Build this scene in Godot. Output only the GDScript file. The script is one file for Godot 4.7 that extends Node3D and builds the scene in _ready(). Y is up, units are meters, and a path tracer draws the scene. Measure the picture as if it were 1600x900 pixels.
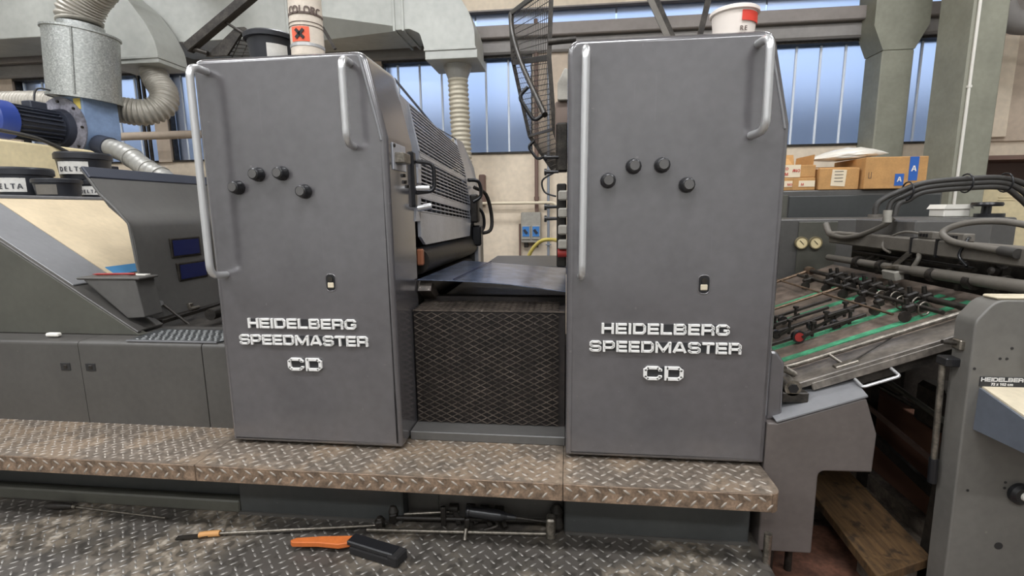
extends Node3D

# ---------------------------------------------------------------- mesh builder
class MB:
	var v := PackedVector3Array()
	var n := PackedVector3Array()
	func tri(a: Vector3, b: Vector3, c: Vector3, na: Vector3, nb: Vector3, nc: Vector3) -> void:
		var g := (b - a).cross(c - a)
		if g.length_squared() < 1e-16:
			return
		if g.dot(na + nb + nc) > 0.0:   # front faces run clockwise
			v.append_array([a, c, b]); n.append_array([na, nc, nb])
		else:
			v.append_array([a, b, c]); n.append_array([na, nb, nc])
	func quad(a: Vector3, b: Vector3, c: Vector3, d: Vector3, out: Vector3) -> void:
		var g := (c - a).cross(d - b)
		if g.length_squared() < 1e-18:
			return
		g = g.normalized()
		if g.dot(out) < 0.0: g = -g
		tri(a, b, c, g, g, g); tri(a, c, d, g, g, g)
	func quadn(a: Vector3, b: Vector3, c: Vector3, d: Vector3, na: Vector3, nb: Vector3, nc: Vector3, nd: Vector3) -> void:
		tri(a, b, c, na, nb, nc); tri(a, c, d, na, nc, nd)
	# box with chamfered edges, axes from a basis
	func box(c: Vector3, s: Vector3, bas := Basis(), bev := 0.0) -> MB:
		var h := s * 0.5
		var e: float = min(bev, min(h.x, min(h.y, h.z)) * 0.9)
		for ax in 3:
			var u := (ax + 1) % 3
			var w := (ax + 2) % 3
			for sg in [-1.0, 1.0]:
				var q := []
				for k in [[-1.0, -1.0], [1.0, -1.0], [1.0, 1.0], [-1.0, 1.0]]:
					var p := Vector3.ZERO
					p[ax] = sg * h[ax]; p[u] = k[0] * (h[u] - e); p[w] = k[1] * (h[w] - e)
					q.append(c + bas * p)
				var o := Vector3.ZERO
				o[ax] = sg
				quad(q[0], q[1], q[2], q[3], bas * o)
				if e > 0.0:
					for sg2 in [-1.0, 1.0]:
						var r := []
						for k in [-1.0, 1.0]:
							var p1 := Vector3.ZERO; var p2 := Vector3.ZERO
							p1[ax] = sg * h[ax]; p1[u] = sg2 * (h[u] - e); p1[w] = k * (h[w] - e)
							p2[ax] = sg * (h[ax] - e); p2[u] = sg2 * h[u]; p2[w] = k * (h[w] - e)
							r.append(c + bas * p1); r.append(c + bas * p2)
						var o2 := Vector3.ZERO
						o2[ax] = sg; o2[u] = sg2
						quad(r[0], r[2], r[3], r[1], bas * o2)
		if e > 0.0:
			for sx in [-1.0, 1.0]:
				for sy in [-1.0, 1.0]:
					for sz in [-1.0, 1.0]:
						var a := bas * Vector3(sx * h.x, sy * (h.y - e), sz * (h.z - e)) + c
						var b := bas * Vector3(sx * (h.x - e), sy * h.y, sz * (h.z - e)) + c
						var d := bas * Vector3(sx * (h.x - e), sy * (h.y - e), sz * h.z) + c
						var o3 := (bas * Vector3(sx, sy, sz)).normalized()
						tri(a, b, d, o3, o3, o3)
		return self
	func bx(x0: float, x1: float, y0: float, y1: float, z0: float, z1: float, bev := 0.0) -> MB:
		return box(Vector3((x0 + x1) / 2, (y0 + y1) / 2, (z0 + z1) / 2), Vector3(abs(x1 - x0), abs(y1 - y0), abs(z1 - z0)), Basis(), bev)
	# bar with a rectangular section from a to b
	func bar(a: Vector3, b: Vector3, w: float, h: float, up := Vector3.UP, bev := 0.0) -> MB:
		var zd := (b - a).normalized()
		if abs(zd.dot(up)) > 0.98: up = Vector3.RIGHT
		var xd := up.cross(zd).normalized()
		var yd := zd.cross(xd)
		return box((a + b) / 2, Vector3(w, h, a.distance_to(b)), Basis(xd, yd, zd), bev)
	func cyl(a: Vector3, b: Vector3, r0: float, r1 := -1.0, seg := 14, caps := true) -> MB:
		if r1 < 0.0: r1 = r0
		var d := (b - a).normalized()
		var x := d.cross(Vector3.UP if abs(d.y) < 0.9 else Vector3.RIGHT).normalized()
		var y := d.cross(x)
		for i in seg:
			var t0 := TAU * i / seg; var t1 := TAU * (i + 1) / seg
			var n0 := x * cos(t0) + y * sin(t0); var n1 := x * cos(t1) + y * sin(t1)
			quadn(a + n0 * r0, a + n1 * r0, b + n1 * r1, b + n0 * r1, n0, n1, n1, n0)
			if caps:
				if r0 > 0: tri(a, a + n0 * r0, a + n1 * r0, -d, -d, -d)
				if r1 > 0: tri(b, b + n0 * r1, b + n1 * r1, d, d, d)
		return self
	# surface of revolution; profile of (radius, height) along axis; crease between points
	func lathe(o: Vector3, axis: Vector3, prof: Array, seg := 20, sx := 1.0) -> MB:
		var d := axis.normalized()
		var x := d.cross(Vector3.BACK if abs(d.z) < 0.9 else Vector3.RIGHT).normalized()
		var y := d.cross(x)
		x *= sx
		for k in prof.size() - 1:
			var p0: Vector2 = prof[k]; var p1: Vector2 = prof[k + 1]
			var e := p1 - p0
			if e.length() < 1e-6: continue
			for i in seg:
				var t0 := TAU * i / seg; var t1 := TAU * (i + 1) / seg
				var c0 := x * cos(t0) + y * sin(t0); var c1 := x * cos(t1) + y * sin(t1)
				var n0 := (c0 * e.y - d * e.x).normalized(); var n1 := (c1 * e.y - d * e.x).normalized()
				quadn(o + c0 * p0.x + d * p0.y, o + c1 * p0.x + d * p0.y, o + c1 * p1.x + d * p1.y, o + c0 * p1.x + d * p1.y, n0, n1, n1, n0)
		return self
	func tube(path: Array, r: float, seg := 10, closed := false, rad: Array = []) -> MB:
		var m := path.size()
		var rings := []
		var up := Vector3.ZERO
		for i in m:
			var pa: Vector3 = path[(i - 1 + m) % m] if (i > 0 or closed) else path[0]
			var pb: Vector3 = path[(i + 1) % m] if (i < m - 1 or closed) else path[m - 1]
			var d := (pb - pa).normalized()
			if up == Vector3.ZERO: up = Vector3.UP if abs(d.y) < 0.9 else Vector3.RIGHT
			var x := up.cross(d).normalized()
			var y := d.cross(x)
			up = y
			var ring := []
			var rr: float = rad[i] if rad.size() == m else r
			var sl := 0.0
			if rad.size() == m and pa.distance_to(pb) > 1e-6:
				sl = (rad[min(i + 1, m - 1)] - rad[max(i - 1, 0)]) / pa.distance_to(pb)
			for k in seg:
				var t := TAU * k / seg
				var nn := x * cos(t) + y * sin(t)
				ring.append([path[i] + nn * rr, (nn - d * sl).normalized()])
			rings.append(ring)
			if not closed and (i == 0 or i == m - 1):
				var o := -d if i == 0 else d
				for k in seg:
					tri(path[i], ring[k][0], path[i] + (x * cos(TAU * (k + 1) / seg) + y * sin(TAU * (k + 1) / seg)) * rr, o, o, o)
		for i in (m if closed else m - 1):
			var a = rings[i]; var b = rings[(i + 1) % m]
			for k in seg:
				var k1 := (k + 1) % seg
				quadn(a[k][0], a[k1][0], b[k1][0], b[k][0], a[k][1], a[k1][1], b[k1][1], b[k][1])
		return self
	# polygon in the plane (u, w) at o, swept along d by depth; rounded chamfer on the far (d) cap
	func prism(o: Vector3, u: Vector3, w: Vector3, poly: PackedVector2Array, d: Vector3, bev := 0.0, smooth := 40.0) -> MB:
		if not Geometry2D.is_polygon_clockwise(poly):
			pass
		else:
			poly.reverse()
		var m := poly.size()
		var dn := d.normalized()
		var dl := d.length()
		var en := []
		for i in m:
			var e := (poly[(i + 1) % m] - poly[i]).normalized()
			en.append(Vector2(e.y, -e.x))
		var miter := []
		for i in m:
			var a: Vector2 = en[(i - 1 + m) % m]; var b: Vector2 = en[i]
			var mm := (a + b).normalized()
			miter.append(mm / max(0.35, mm.dot(b)))
		var levels := [[0.0, 0.0, 0.0]]          # inset, depth, tilt of the normal towards d
		if bev > 0.0:
			for k in 5:
				var t := PI / 2 * k / 4.0
				levels.append([bev * (1 - cos(t)), dl - bev + bev * sin(t), t])
		else:
			levels.append([0.0, dl, 0.0])
		var at := func(i: int, l) -> Vector3:
			var p: Vector2 = poly[i] - miter[i] * l[0]
			return o + u * p.x + w * p.y + dn * l[1]
		var cs := cos(deg_to_rad(smooth))
		for i in m:
			var j := (i + 1) % m
			var e0: Vector2 = en[i]
			var pa: Vector2 = en[(i - 1 + m) % m]; var pb: Vector2 = en[j]
			var n0: Vector2 = (e0 + pa).normalized() if e0.dot(pa) > cs else e0
			var n1: Vector2 = (e0 + pb).normalized() if e0.dot(pb) > cs else e0
			var a3 := u * n0.x + w * n0.y; var b3 := u * n1.x + w * n1.y
			for k in levels.size() - 1:
				var l0 = levels[k]; var l1 = levels[k + 1]
				var ta: float = l0[2] if k > 0 else 0.0
				quadn(at.call(i, l0), at.call(j, l0), at.call(j, l1), at.call(i, l1), a3 * cos(ta) + dn * sin(ta), b3 * cos(ta) + dn * sin(ta), b3 * cos(l1[2]) + dn * sin(l1[2]), a3 * cos(l1[2]) + dn * sin(l1[2]))
		var ix := Geometry2D.triangulate_polygon(poly)
		for k in range(0, ix.size(), 3):
			tri(at.call(ix[k], levels[0]), at.call(ix[k + 1], levels[0]), at.call(ix[k + 2], levels[0]), -dn, -dn, -dn)
			var L = levels[levels.size() - 1]
			tri(at.call(ix[k], L), at.call(ix[k + 1], L), at.call(ix[k + 2], L), dn, dn, dn)
		return self
	func xy(poly: PackedVector2Array, z0: float, z1: float, bev := 0.0) -> MB:   # profile seen from the front, from z0 (back) to z1 (front)
		return prism(Vector3(0, 0, z0), Vector3.RIGHT, Vector3.UP, poly, Vector3(0, 0, z1 - z0), bev)
	func zy(poly: PackedVector2Array, x0: float, x1: float, bev := 0.0) -> MB:   # profile (z, y) swept along x
		return prism(Vector3(x0, 0, 0), Vector3.BACK, Vector3.UP, poly, Vector3(x1 - x0, 0, 0), bev)
	func xz(poly: PackedVector2Array, y0: float, y1: float, bev := 0.0) -> MB:
		return prism(Vector3(0, y0, 0), Vector3.RIGHT, Vector3.BACK, poly, Vector3(0, y1 - y0, 0), bev)
	# grid of points, smooth
	func sheet(g: Array, thick := 0.0) -> MB:
		var R := g.size(); var Cc: int = g[0].size()
		var nn := []
		for i in R:
			var row := []
			for j in Cc:
				var du: Vector3 = g[i][min(j + 1, Cc - 1)] - g[i][max(j - 1, 0)]
				var dv: Vector3 = g[min(i + 1, R - 1)][j] - g[max(i - 1, 0)][j]
				row.append(du.cross(dv).normalized())
			nn.append(row)
		for s in ([1.0, -1.0] if thick > 0 else [1.0]):
			var off: float = thick * 0.5 * s
			for i in R - 1:
				for j in Cc - 1:
					var q := []
					var qn := []
					for k in [[0, 0], [0, 1], [1, 1], [1, 0]]:
						q.append(g[i + k[0]][j + k[1]] + nn[i + k[0]][j + k[1]] * off); qn.append(nn[i + k[0]][j + k[1]] * s)
					quadn(q[0], q[1], q[2], q[3], qn[0], qn[1], qn[2], qn[3])
		if thick > 0:
			var h := thick * 0.5
			for i in R - 1:
				for j in [0, Cc - 1]:
					var a: Vector3 = g[i][j]; var b: Vector3 = g[i + 1][j]
					quad(a + nn[i][j] * h, b + nn[i + 1][j] * h, b - nn[i + 1][j] * h, a - nn[i][j] * h, a - g[i][1 if j == 0 else Cc - 2])
			for j in Cc - 1:
				for i in [0, R - 1]:
					var a: Vector3 = g[i][j]; var b: Vector3 = g[i][j + 1]
					quad(a + nn[i][j] * h, b + nn[i][j + 1] * h, b - nn[i][j + 1] * h, a - nn[i][j] * h, a - g[1 if i == 0 else R - 2][j])
		return self
	func mesh(off := Vector3.ZERO) -> ArrayMesh:
		var a := []
		a.resize(Mesh.ARRAY_MAX)
		var vv := v.duplicate()
		if off != Vector3.ZERO:
			for i in vv.size(): vv[i] -= off
		a[Mesh.ARRAY_VERTEX] = vv
		a[Mesh.ARRAY_NORMAL] = n
		var m := ArrayMesh.new()
		m.add_surface_from_arrays(Mesh.PRIMITIVE_TRIANGLES, a)
		return m

# ---------------------------------------------------------------- scene helpers
var M := {}
var org := {}
var used := {}
var rng := RandomNumberGenerator.new()

func numbered(called: String) -> String:
	used[called] = used.get(called, -1) + 1
	return called if used[called] == 0 else "%s_%03d" % [called, used[called]]

func thing(called: String, label: String, category: String, base: Vector3, group := "") -> Node3D:
	var o := Node3D.new()
	o.name = numbered(called)
	add_child(o)
	o.position = base
	org[o] = base
	o.set_meta("label", label)
	o.set_meta("category", category)
	if group: o.set_meta("group", group)
	return o

func structure(called: String, label: String, mb: MB, m: Material, category := "") -> MeshInstance3D:
	var o := MeshInstance3D.new()
	o.name = called
	o.mesh = mb.mesh()
	o.material_override = m
	add_child(o)
	org[o] = Vector3.ZERO
	o.set_meta("kind", "structure")
	o.set_meta("label", label)
	o.set_meta("category", category if category else called.split("_")[0])
	return o

func part(parent: Node3D, called: String, mb: MB, m: Material, label := "") -> MeshInstance3D:
	var o := MeshInstance3D.new()
	o.name = called
	o.mesh = mb.mesh(org[parent])
	o.material_override = m
	parent.add_child(o, true)
	org[o] = org[parent]
	if label: o.set_meta("label", label)
	return o

func single(called: String, label: String, category: String, base: Vector3, mb: MB, m: Material, group := "") -> MeshInstance3D:
	var o := MeshInstance3D.new()
	o.name = numbered(called)
	o.mesh = mb.mesh(base)
	o.material_override = m
	add_child(o)
	o.position = base
	org[o] = base
	o.set_meta("label", label)
	o.set_meta("category", category)
	if group: o.set_meta("group", group)
	return o

func copies(parent: Node3D, called: String, mb: MB, m: Material, xf: Array, label := "") -> MultiMeshInstance3D:
	var mm := MultiMesh.new()
	mm.transform_format = MultiMesh.TRANSFORM_3D
	mm.mesh = mb.mesh()
	mm.instance_count = xf.size()
	for i in xf.size():
		var t: Transform3D = xf[i]
		t.origin -= org[parent]
		mm.set_instance_transform(i, t)
	var o := MultiMeshInstance3D.new()
	o.name = called
	o.multimesh = mm
	o.material_override = m
	parent.add_child(o, true)
	o.set_meta("kind", "stuff")
	if label: o.set_meta("label", label)
	return o

func rp(pts: Array, radii, seg := 5) -> PackedVector2Array:     # polygon with rounded corners
	var out := PackedVector2Array()
	var m := pts.size()
	for i in m:
		var p: Vector2 = pts[i]
		var r: float = radii[i] if radii is Array else radii
		if r <= 0.0:
			out.append(p)
			continue
		var a: Vector2 = (pts[(i - 1 + m) % m] - p).normalized()
		var b: Vector2 = (pts[(i + 1) % m] - p).normalized()
		var ang: float = acos(clamp(a.dot(b), -1.0, 1.0))
		var cut: float = min(r / tan(ang / 2), min(p.distance_to(pts[(i - 1 + m) % m]), p.distance_to(pts[(i + 1) % m])) * 0.49)
		var q0 := p + a * cut; var q1 := p + b * cut
		for k in seg + 1:
			var t := float(k) / seg
			out.append(q0.lerp(p, t).lerp(p.lerp(q1, t), t))
	return out

func v2(a: Array) -> Array:
	var o := []
	for i in range(0, a.size(), 2): o.append(Vector2(a[i], a[i + 1]))
	return o

func spline(pts: Array, step := 8) -> Array:
	var o := []
	for i in pts.size() - 1:
		var p0: Vector3 = pts[max(i - 1, 0)]; var p1: Vector3 = pts[i]; var p2: Vector3 = pts[i + 1]; var p3: Vector3 = pts[min(i + 2, pts.size() - 1)]
		for k in step: o.append(p1.cubic_interpolate(p2, p0, p3, float(k) / step))
	o.append(pts[-1])
	return o

# bent rod: straight runs with rounded corners
func bent(pts: Array, r: float, seg := 5) -> Array:
	var o := []
	for i in pts.size():
		var p: Vector3 = pts[i]
		if i == 0 or i == pts.size() - 1:
			o.append(p)
			continue
		var a: Vector3 = pts[i - 1] - p; var b: Vector3 = pts[i + 1] - p
		var c: float = min(r, min(a.length(), b.length()) * 0.48)
		var q0 := p + a.normalized() * c; var q1 := p + b.normalized() * c
		for k in seg + 1:
			var t := float(k) / seg
			o.append(q0.lerp(p, t).lerp(p.lerp(q1, t), t))
	return o

# corrugated flexible duct
func flex(path: Array, r: float, pitch: float, depth: float) -> MB:
	var cv := Curve3D.new()
	for p in path: cv.add_point(p)
	var L := cv.get_baked_length()
	var cnt := int(L / pitch) * 4
	var pts := []; var rad := []
	for i in cnt + 1:
		pts.append(cv.sample_baked(L * i / cnt))
		rad.append(r + depth * [0.0, 0.75, 1.0, 0.75][i % 4] + rng.randf_range(-0.15, 0.15) * depth)
	return MB.new().tube(pts, r, 22, false, rad)

# ---------------------------------------------------------------- materials
func srgb(r: float, g: float, b: float) -> Color:
	return Color(r / 255.0, g / 255.0, b / 255.0)

func noise_tex(size: int, fn: Callable, seed_: int, freq: float, oct := 4, kind := FastNoiseLite.TYPE_SIMPLEX_SMOOTH, freq2 := 0.0) -> ImageTexture:
	var ns := FastNoiseLite.new()
	ns.seed = seed_; ns.frequency = freq; ns.noise_type = kind; ns.fractal_octaves = oct
	var im: Image = ns.get_seamless_image(size, size)
	var im2: Image = im
	if freq2 > 0.0:
		var n2 := FastNoiseLite.new()
		n2.seed = seed_ + 7; n2.frequency = freq2; n2.noise_type = FastNoiseLite.TYPE_SIMPLEX_SMOOTH; n2.fractal_octaves = 3
		im2 = n2.get_seamless_image(size, size)
	var out := Image.create(size, size, false, Image.FORMAT_RGB8)
	for y in size:
		for x in size:
			out.set_pixel(x, y, fn.call(im.get_pixel(x, y).r, im2.get_pixel(x, y).r, x, y))
	return ImageTexture.create_from_image(out)

func flecks(im: Image, count: int, col: Color, lo: int, hi: int) -> void:
	var s := im.get_width()
	for i in count:
		var w := rng.randi_range(lo, hi); var h := rng.randi_range(lo, hi)
		im.blend_rect(solid(w, h, Color(col, rng.randf_range(0.35, 1.0))), Rect2i(0, 0, w, h), Vector2i(rng.randi_range(0, s - w), rng.randi_range(0, s - h)))

func solid(w: int, h: int, c: Color) -> Image:
	var im := Image.create(w, h, false, Image.FORMAT_RGBA8)
	im.fill(c)
	return im

func mat(c: Color, rough := 0.6, metal := 0.0, tex: Texture2D = null, scale := 1.0, bump: Texture2D = null, bump_cm := 0.05) -> StandardMaterial3D:
	var m := StandardMaterial3D.new()
	m.albedo_color = c
	m.roughness = rough
	m.metallic = metal
	if tex or bump:
		m.uv1_triplanar = true
		m.uv1_world_triplanar = true
		m.uv1_scale = Vector3.ONE * scale
	if tex: m.albedo_texture = tex
	if bump:
		m.heightmap_enabled = true
		m.heightmap_texture = bump
		m.heightmap_scale = bump_cm
	return m

func make_materials() -> void:
	rng.seed = 41
	var scuff_im := noise_tex(512, func(a, b, _x, _y): var k: float = 0.84 + 0.07 * (a - 0.5) + 0.06 * (b - 0.5); return Color(k, k, k), 3, 0.006, 4, FastNoiseLite.TYPE_SIMPLEX_SMOOTH, 0.05).get_image()
	scuff_im.convert(Image.FORMAT_RGBA8)
	flecks(scuff_im, 46, Color(1.0, 1.0, 0.98), 1, 3)
	flecks(scuff_im, 12, Color(0.95, 0.95, 0.93), 1, 2)
	for i in 9:      # fine vertical scratches
		var h := rng.randi_range(14, 60)
		scuff_im.blend_rect(solid(1, h, Color(1, 1, 1, rng.randf_range(0.1, 0.3))), Rect2i(0, 0, 1, h), Vector2i(rng.randi_range(0, 510), rng.randi_range(0, 440)))
	var scuff := ImageTexture.create_from_image(scuff_im)
	var grime := noise_tex(512, func(a, b, _x, _y): var k: float = clamp(0.80 + 0.45 * (a - 0.5) + 0.25 * (b - 0.5), 0.3, 1.0); return Color(k, k * 0.985, k * 0.96), 11, 0.012, 5, FastNoiseLite.TYPE_SIMPLEX_SMOOTH, 0.06)
	var tread := noise_tex(1024, func(a, b, _x, _y):
		var d := Color(0.50, 0.465, 0.43).lerp(Color(0.60, 0.54, 0.475), smoothstep(0.38, 0.62, a))
		d = d.lerp(Color(0.80, 0.76, 0.71), smoothstep(0.58, 0.80, b) * 0.40)
		return d.lerp(Color(0.32, 0.295, 0.27), smoothstep(0.44, 0.26, b) * 0.40), 21, 0.006, 5, FastNoiseLite.TYPE_SIMPLEX_SMOOTH, 0.045)
	var oily := noise_tex(1024, func(a, b, _x, _y):
		var d := Color(0.34, 0.325, 0.31).lerp(Color(0.50, 0.465, 0.42), smoothstep(0.36, 0.64, a))
		d = d.lerp(Color(0.82, 0.79, 0.75), smoothstep(0.58, 0.80, b) * smoothstep(0.42, 0.62, a) * 0.7)
		return d.lerp(Color(0.19, 0.18, 0.17), smoothstep(0.45, 0.28, b) * 0.5), 33, 0.004, 5, FastNoiseLite.TYPE_SIMPLEX_SMOOTH, 0.035)
	var spangle := noise_tex(256, func(a, b, _x, _y): var k: float = 0.78 + 0.25 * (a - 0.5) + 0.16 * (b - 0.5); return Color(k, k, k * 0.99), 5, 0.06, 1, FastNoiseLite.TYPE_CELLULAR, 0.02)
	var plaster := noise_tex(256, func(a, b, _x, _y): var k: float = 0.93 + 0.10 * (a - 0.5) + 0.06 * (b - 0.5); return Color(k, k * 0.995, k * 0.98), 8, 0.015, 4, FastNoiseLite.TYPE_SIMPLEX_SMOOTH, 0.1)
	var wood := Image.create(512, 512, false, Image.FORMAT_RGB8)
	var wn := FastNoiseLite.new()
	wn.seed = 4; wn.frequency = 0.03; wn.fractal_octaves = 4
	for y in 512:
		for x in 512:
			var k := 0.5 + 0.5 * wn.get_noise_2d(x * 2.2, y * 0.25)
			var s := 0.5 + 0.5 * wn.get_noise_2d(x * 0.6 + 900, y * 0.5)
			wood.set_pixel(x, y, Color(0.42, 0.33, 0.22).lerp(Color(0.72, 0.58, 0.40), k).lerp(Color(0.20, 0.16, 0.12), smoothstep(0.55, 0.8, s) * 0.6))
	var wood_tex := ImageTexture.create_from_image(wood)
	var fine := noise_tex(256, func(a, _b, _x, _y): return Color(a, a, a), 61, 0.12, 3)
	var speck_im := noise_tex(512, func(a, b, _x, _y): var k: float = 0.45 + 0.35 * (a - 0.5) + 0.25 * (b - 0.5); return Color(k, k * 0.96, k * 0.92), 71, 0.02, 4, FastNoiseLite.TYPE_SIMPLEX_SMOOTH, 0.09).get_image()
	speck_im.convert(Image.FORMAT_RGBA8)
	flecks(speck_im, 150, Color(1, 1, 1), 1, 3)
	var speck := ImageTexture.create_from_image(speck_im)

	M.tower = mat(srgb(102, 99, 101), 0.24, 0.0, scuff, 0.7)
	M.tower.metallic_specular = 1.0
	M.tower.clearcoat_enabled = true
	M.tower.clearcoat = 0.8
	M.tower.clearcoat_roughness = 0.16
	M.base = mat(srgb(94, 91, 87), 0.45, 0.0, scuff, 0.9)
	M.base_low = mat(srgb(74, 76, 75), 0.5, 0.0, scuff, 0.8)
	M.olive = mat(srgb(96, 95, 86), 0.5, 0.0, scuff, 0.8)
	M.light_paint = mat(srgb(150, 150, 152), 0.4, 0.0, scuff, 0.9)
	M.step = mat(srgb(228, 222, 214), 0.5, 0.25, tread, 0.5)
	M.step_lip = mat(srgb(150, 128, 109), 0.6, 0.1, grime, 2.5)
	M.lug = mat(srgb(172, 163, 152), 0.4, 0.4)
	M.floor = mat(srgb(255, 252, 246), 0.45, 0.25, oily, 0.4)
	M.floor_lug = mat(srgb(150, 146, 140), 0.36, 0.5)
	M.chrome = mat(srgb(205, 205, 205), 0.28, 0.65)
	M.steel = mat(srgb(165, 160, 152), 0.35, 0.8, grime, 3.0)
	M.dark_steel = mat(srgb(70, 66, 62), 0.45, 0.5, grime, 3.0)
	M.brass_rod = mat(srgb(150, 128, 108), 0.4, 0.6, grime, 3.0)
	M.black = mat(srgb(30, 30, 32), 0.3)
	M.recess_shade = mat(srgb(38, 37, 37), 0.6)  # near-black colour painted for the shade inside recesses and holes
	M.black_oily = mat(srgb(52, 48, 44), 0.5, 0.2, grime, 3.0)
	M.rubber = mat(srgb(62, 60, 58), 0.5, 0.0, plaster, 4.0)
	M.hose_grey = mat(srgb(112, 107, 100), 0.55, 0.0, plaster, 4.0)
	M.letter = mat(srgb(226, 224, 220), 0.45, 0.1)
	M.letter_plate = mat(srgb(42, 42, 44), 0.5)
	M.cream_wall = mat(srgb(246, 230, 209), 0.85, 0.0, plaster, 0.5)
	M.beige_wall = mat(srgb(214, 196, 178), 0.85, 0.0, plaster, 0.5)
	M.beam = mat(srgb(158, 154, 152), 0.7, 0.0, plaster, 0.5)
	M.beam_grey = mat(srgb(150, 142, 138), 0.55, 0.0, plaster, 0.5)
	M.ceiling = mat(srgb(226, 228, 228), 0.9, 0.0, plaster, 0.3)
	M.white_duct = mat(srgb(192, 194, 190), 0.5, 0.0, plaster, 0.4)
	M.column = mat(srgb(150, 150, 136), 0.55, 0.0, plaster, 0.7)
	M.galv = mat(srgb(235, 238, 236), 0.42, 0.6, spangle, 5.0)
	M.foil = mat(srgb(182, 177, 168), 0.45, 0.25, plaster, 3.0)
	M.foil_cream = mat(srgb(206, 198, 180), 0.5, 0.15, plaster, 1.5)
	M.spiral = mat(srgb(175, 174, 170), 0.42, 0.3, plaster, 2.0)
	M.blue_paint = mat(srgb(140, 165, 205), 0.45, 0.0, plaster, 1.0)
	M.blue_grey = mat(srgb(170, 172, 190), 0.45, 0.1, grime, 1.0)
	M.motor_blue = mat(srgb(38, 62, 140), 0.4)
	M.motor_dark = mat(srgb(50, 54, 66), 0.45)
	M.cream_cab = mat(srgb(240, 224, 184), 0.5, 0.0, plaster, 0.8)
	M.ply = mat(srgb(218, 200, 170), 0.55, 0.0, plaster, 1.2)
	M.blue_card = mat(srgb(70, 130, 175), 0.6)
	M.navy = mat(srgb(34, 40, 84), 0.25)
	M.guard_grey = mat(srgb(104, 102, 99), 0.42, 0.0, scuff, 0.9)
	M.guard_silver = mat(srgb(206, 208, 216), 0.28, 0.3, scuff, 1.5)
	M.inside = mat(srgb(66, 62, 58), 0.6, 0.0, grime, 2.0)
	M.mesh_black = mat(srgb(182, 172, 164), 0.45, 0.3, speck, 1.1)
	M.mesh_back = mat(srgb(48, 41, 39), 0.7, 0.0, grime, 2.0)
	M.blue_sheet = mat(srgb(150, 166, 200), 0.24, 0.75, grime, 1.4)
	M.bucket = mat(srgb(36, 37, 42), 0.38)
	M.label = mat(srgb(214, 212, 208), 0.6, 0.0, plaster, 6.0)
	M.label_dark = mat(srgb(60, 60, 66), 0.6)
	M.can = mat(srgb(226, 214, 200), 0.5, 0.0, plaster, 4.0)
	M.can_print = mat(srgb(96, 80, 72), 0.6)
	M.orange_sign = mat(srgb(228, 98, 66), 0.6)
	M.ink_black = mat(srgb(24, 20, 20), 0.6)
	M.pail = mat(srgb(232, 222, 212), 0.45)
	M.red = mat(srgb(212, 60, 42), 0.5)
	M.red_dark = mat(srgb(150, 45, 40), 0.5)
	M.card = mat(srgb(204, 156, 100), 0.85, 0.0, plaster, 2.0)
	M.card_print = mat(srgb(190, 70, 60), 0.8)
	M.card_light = mat(srgb(230, 214, 186), 0.75)
	M.blue_label = mat(srgb(44, 96, 176), 0.6)
	M.tape = mat(srgb(84, 186, 140), 0.6, 0.0, grime, 2.0)
	M.board = mat(srgb(140, 126, 116), 0.42, 0.1, grime, 1.3)
	M.board_edge = mat(srgb(136, 130, 124), 0.4, 0.2, grime, 1.3)
	M.gauge = mat(srgb(232, 214, 168), 0.4)
	M.gauge_rim = mat(srgb(190, 176, 140), 0.3, 0.7)
	M.plank = mat(srgb(158, 150, 138), 0.75, 0.0, wood_tex, 1.3)
	M.wood_orange = mat(srgb(205, 110, 50), 0.6, 0.0, plaster, 5.0)
	M.wood_pale = mat(srgb(190, 140, 85), 0.6)
	M.bristle = mat(srgb(22, 20, 20), 0.9)
	M.cream_panel = mat(srgb(220, 208, 184), 0.5, 0.0, plaster, 2.0)
	M.blue_box = mat(srgb(112, 104, 100), 0.4, 0.0, scuff, 1.0)
	M.desk_blue = mat(srgb(112, 118, 128), 0.42, 0.0, scuff, 1.0)
	M.frame = mat(srgb(124, 121, 115), 0.42, 0.0, scuff, 0.9)
	M.floor_red = mat(srgb(120, 82, 66), 0.7, 0.0, grime, 1.2)
	M.floor_dark = mat(srgb(128, 118, 108), 0.8, 0.0, grime, 1.0)
	M.switch_grey = mat(srgb(176, 172, 164), 0.5, 0.0, plaster, 4.0)
	M.switch_blue = mat(srgb(70, 130, 196), 0.4)
	M.pipe_brown = mat(srgb(120, 96, 86), 0.6)
	M.pipe_cream = mat(srgb(226, 212, 186), 0.5)
	M.pipe_grey = mat(srgb(150, 156, 166), 0.4, 0.3)
	M.yellow = mat(srgb(206, 186, 96), 0.5)
	M.white_paint = mat(srgb(228, 224, 214), 0.5)
	M.outdoor = mat(srgb(70, 84, 100), 0.9, 0.0, grime, 0.3)
	M.facade = mat(srgb(232, 236, 240), 0.9, 0.0, plaster, 0.3)
	M.outdoor_ground = mat(srgb(150, 152, 150), 0.9, 0.0, grime, 0.3)
	M.bag = mat(srgb(226, 220, 208), 0.3)
	M.bag.backlight_enabled = true
	M.bag.backlight = Color(0.4, 0.38, 0.35)
	M.glass = StandardMaterial3D.new()
	M.glass.albedo_color = Color(0.86, 0.885, 0.93, 0.0)
	M.glass.transparency = BaseMaterial3D.TRANSPARENCY_ALPHA
	M.glass.refraction_enabled = true
	M.glass.refraction_scale = 0.05
	M.glass.roughness = 0.3
	M.rib = mat(srgb(240, 247, 255), 0.3)  # white colour stands in for sky light coming through the joints
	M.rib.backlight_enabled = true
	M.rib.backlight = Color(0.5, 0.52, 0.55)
	M.lamp = StandardMaterial3D.new()
	M.lamp.albedo_color = Color(0.9, 0.9, 0.9)
	M.lamp.emission_enabled = true
	M.lamp.emission = Color(0.97, 0.985, 1.0)
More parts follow.
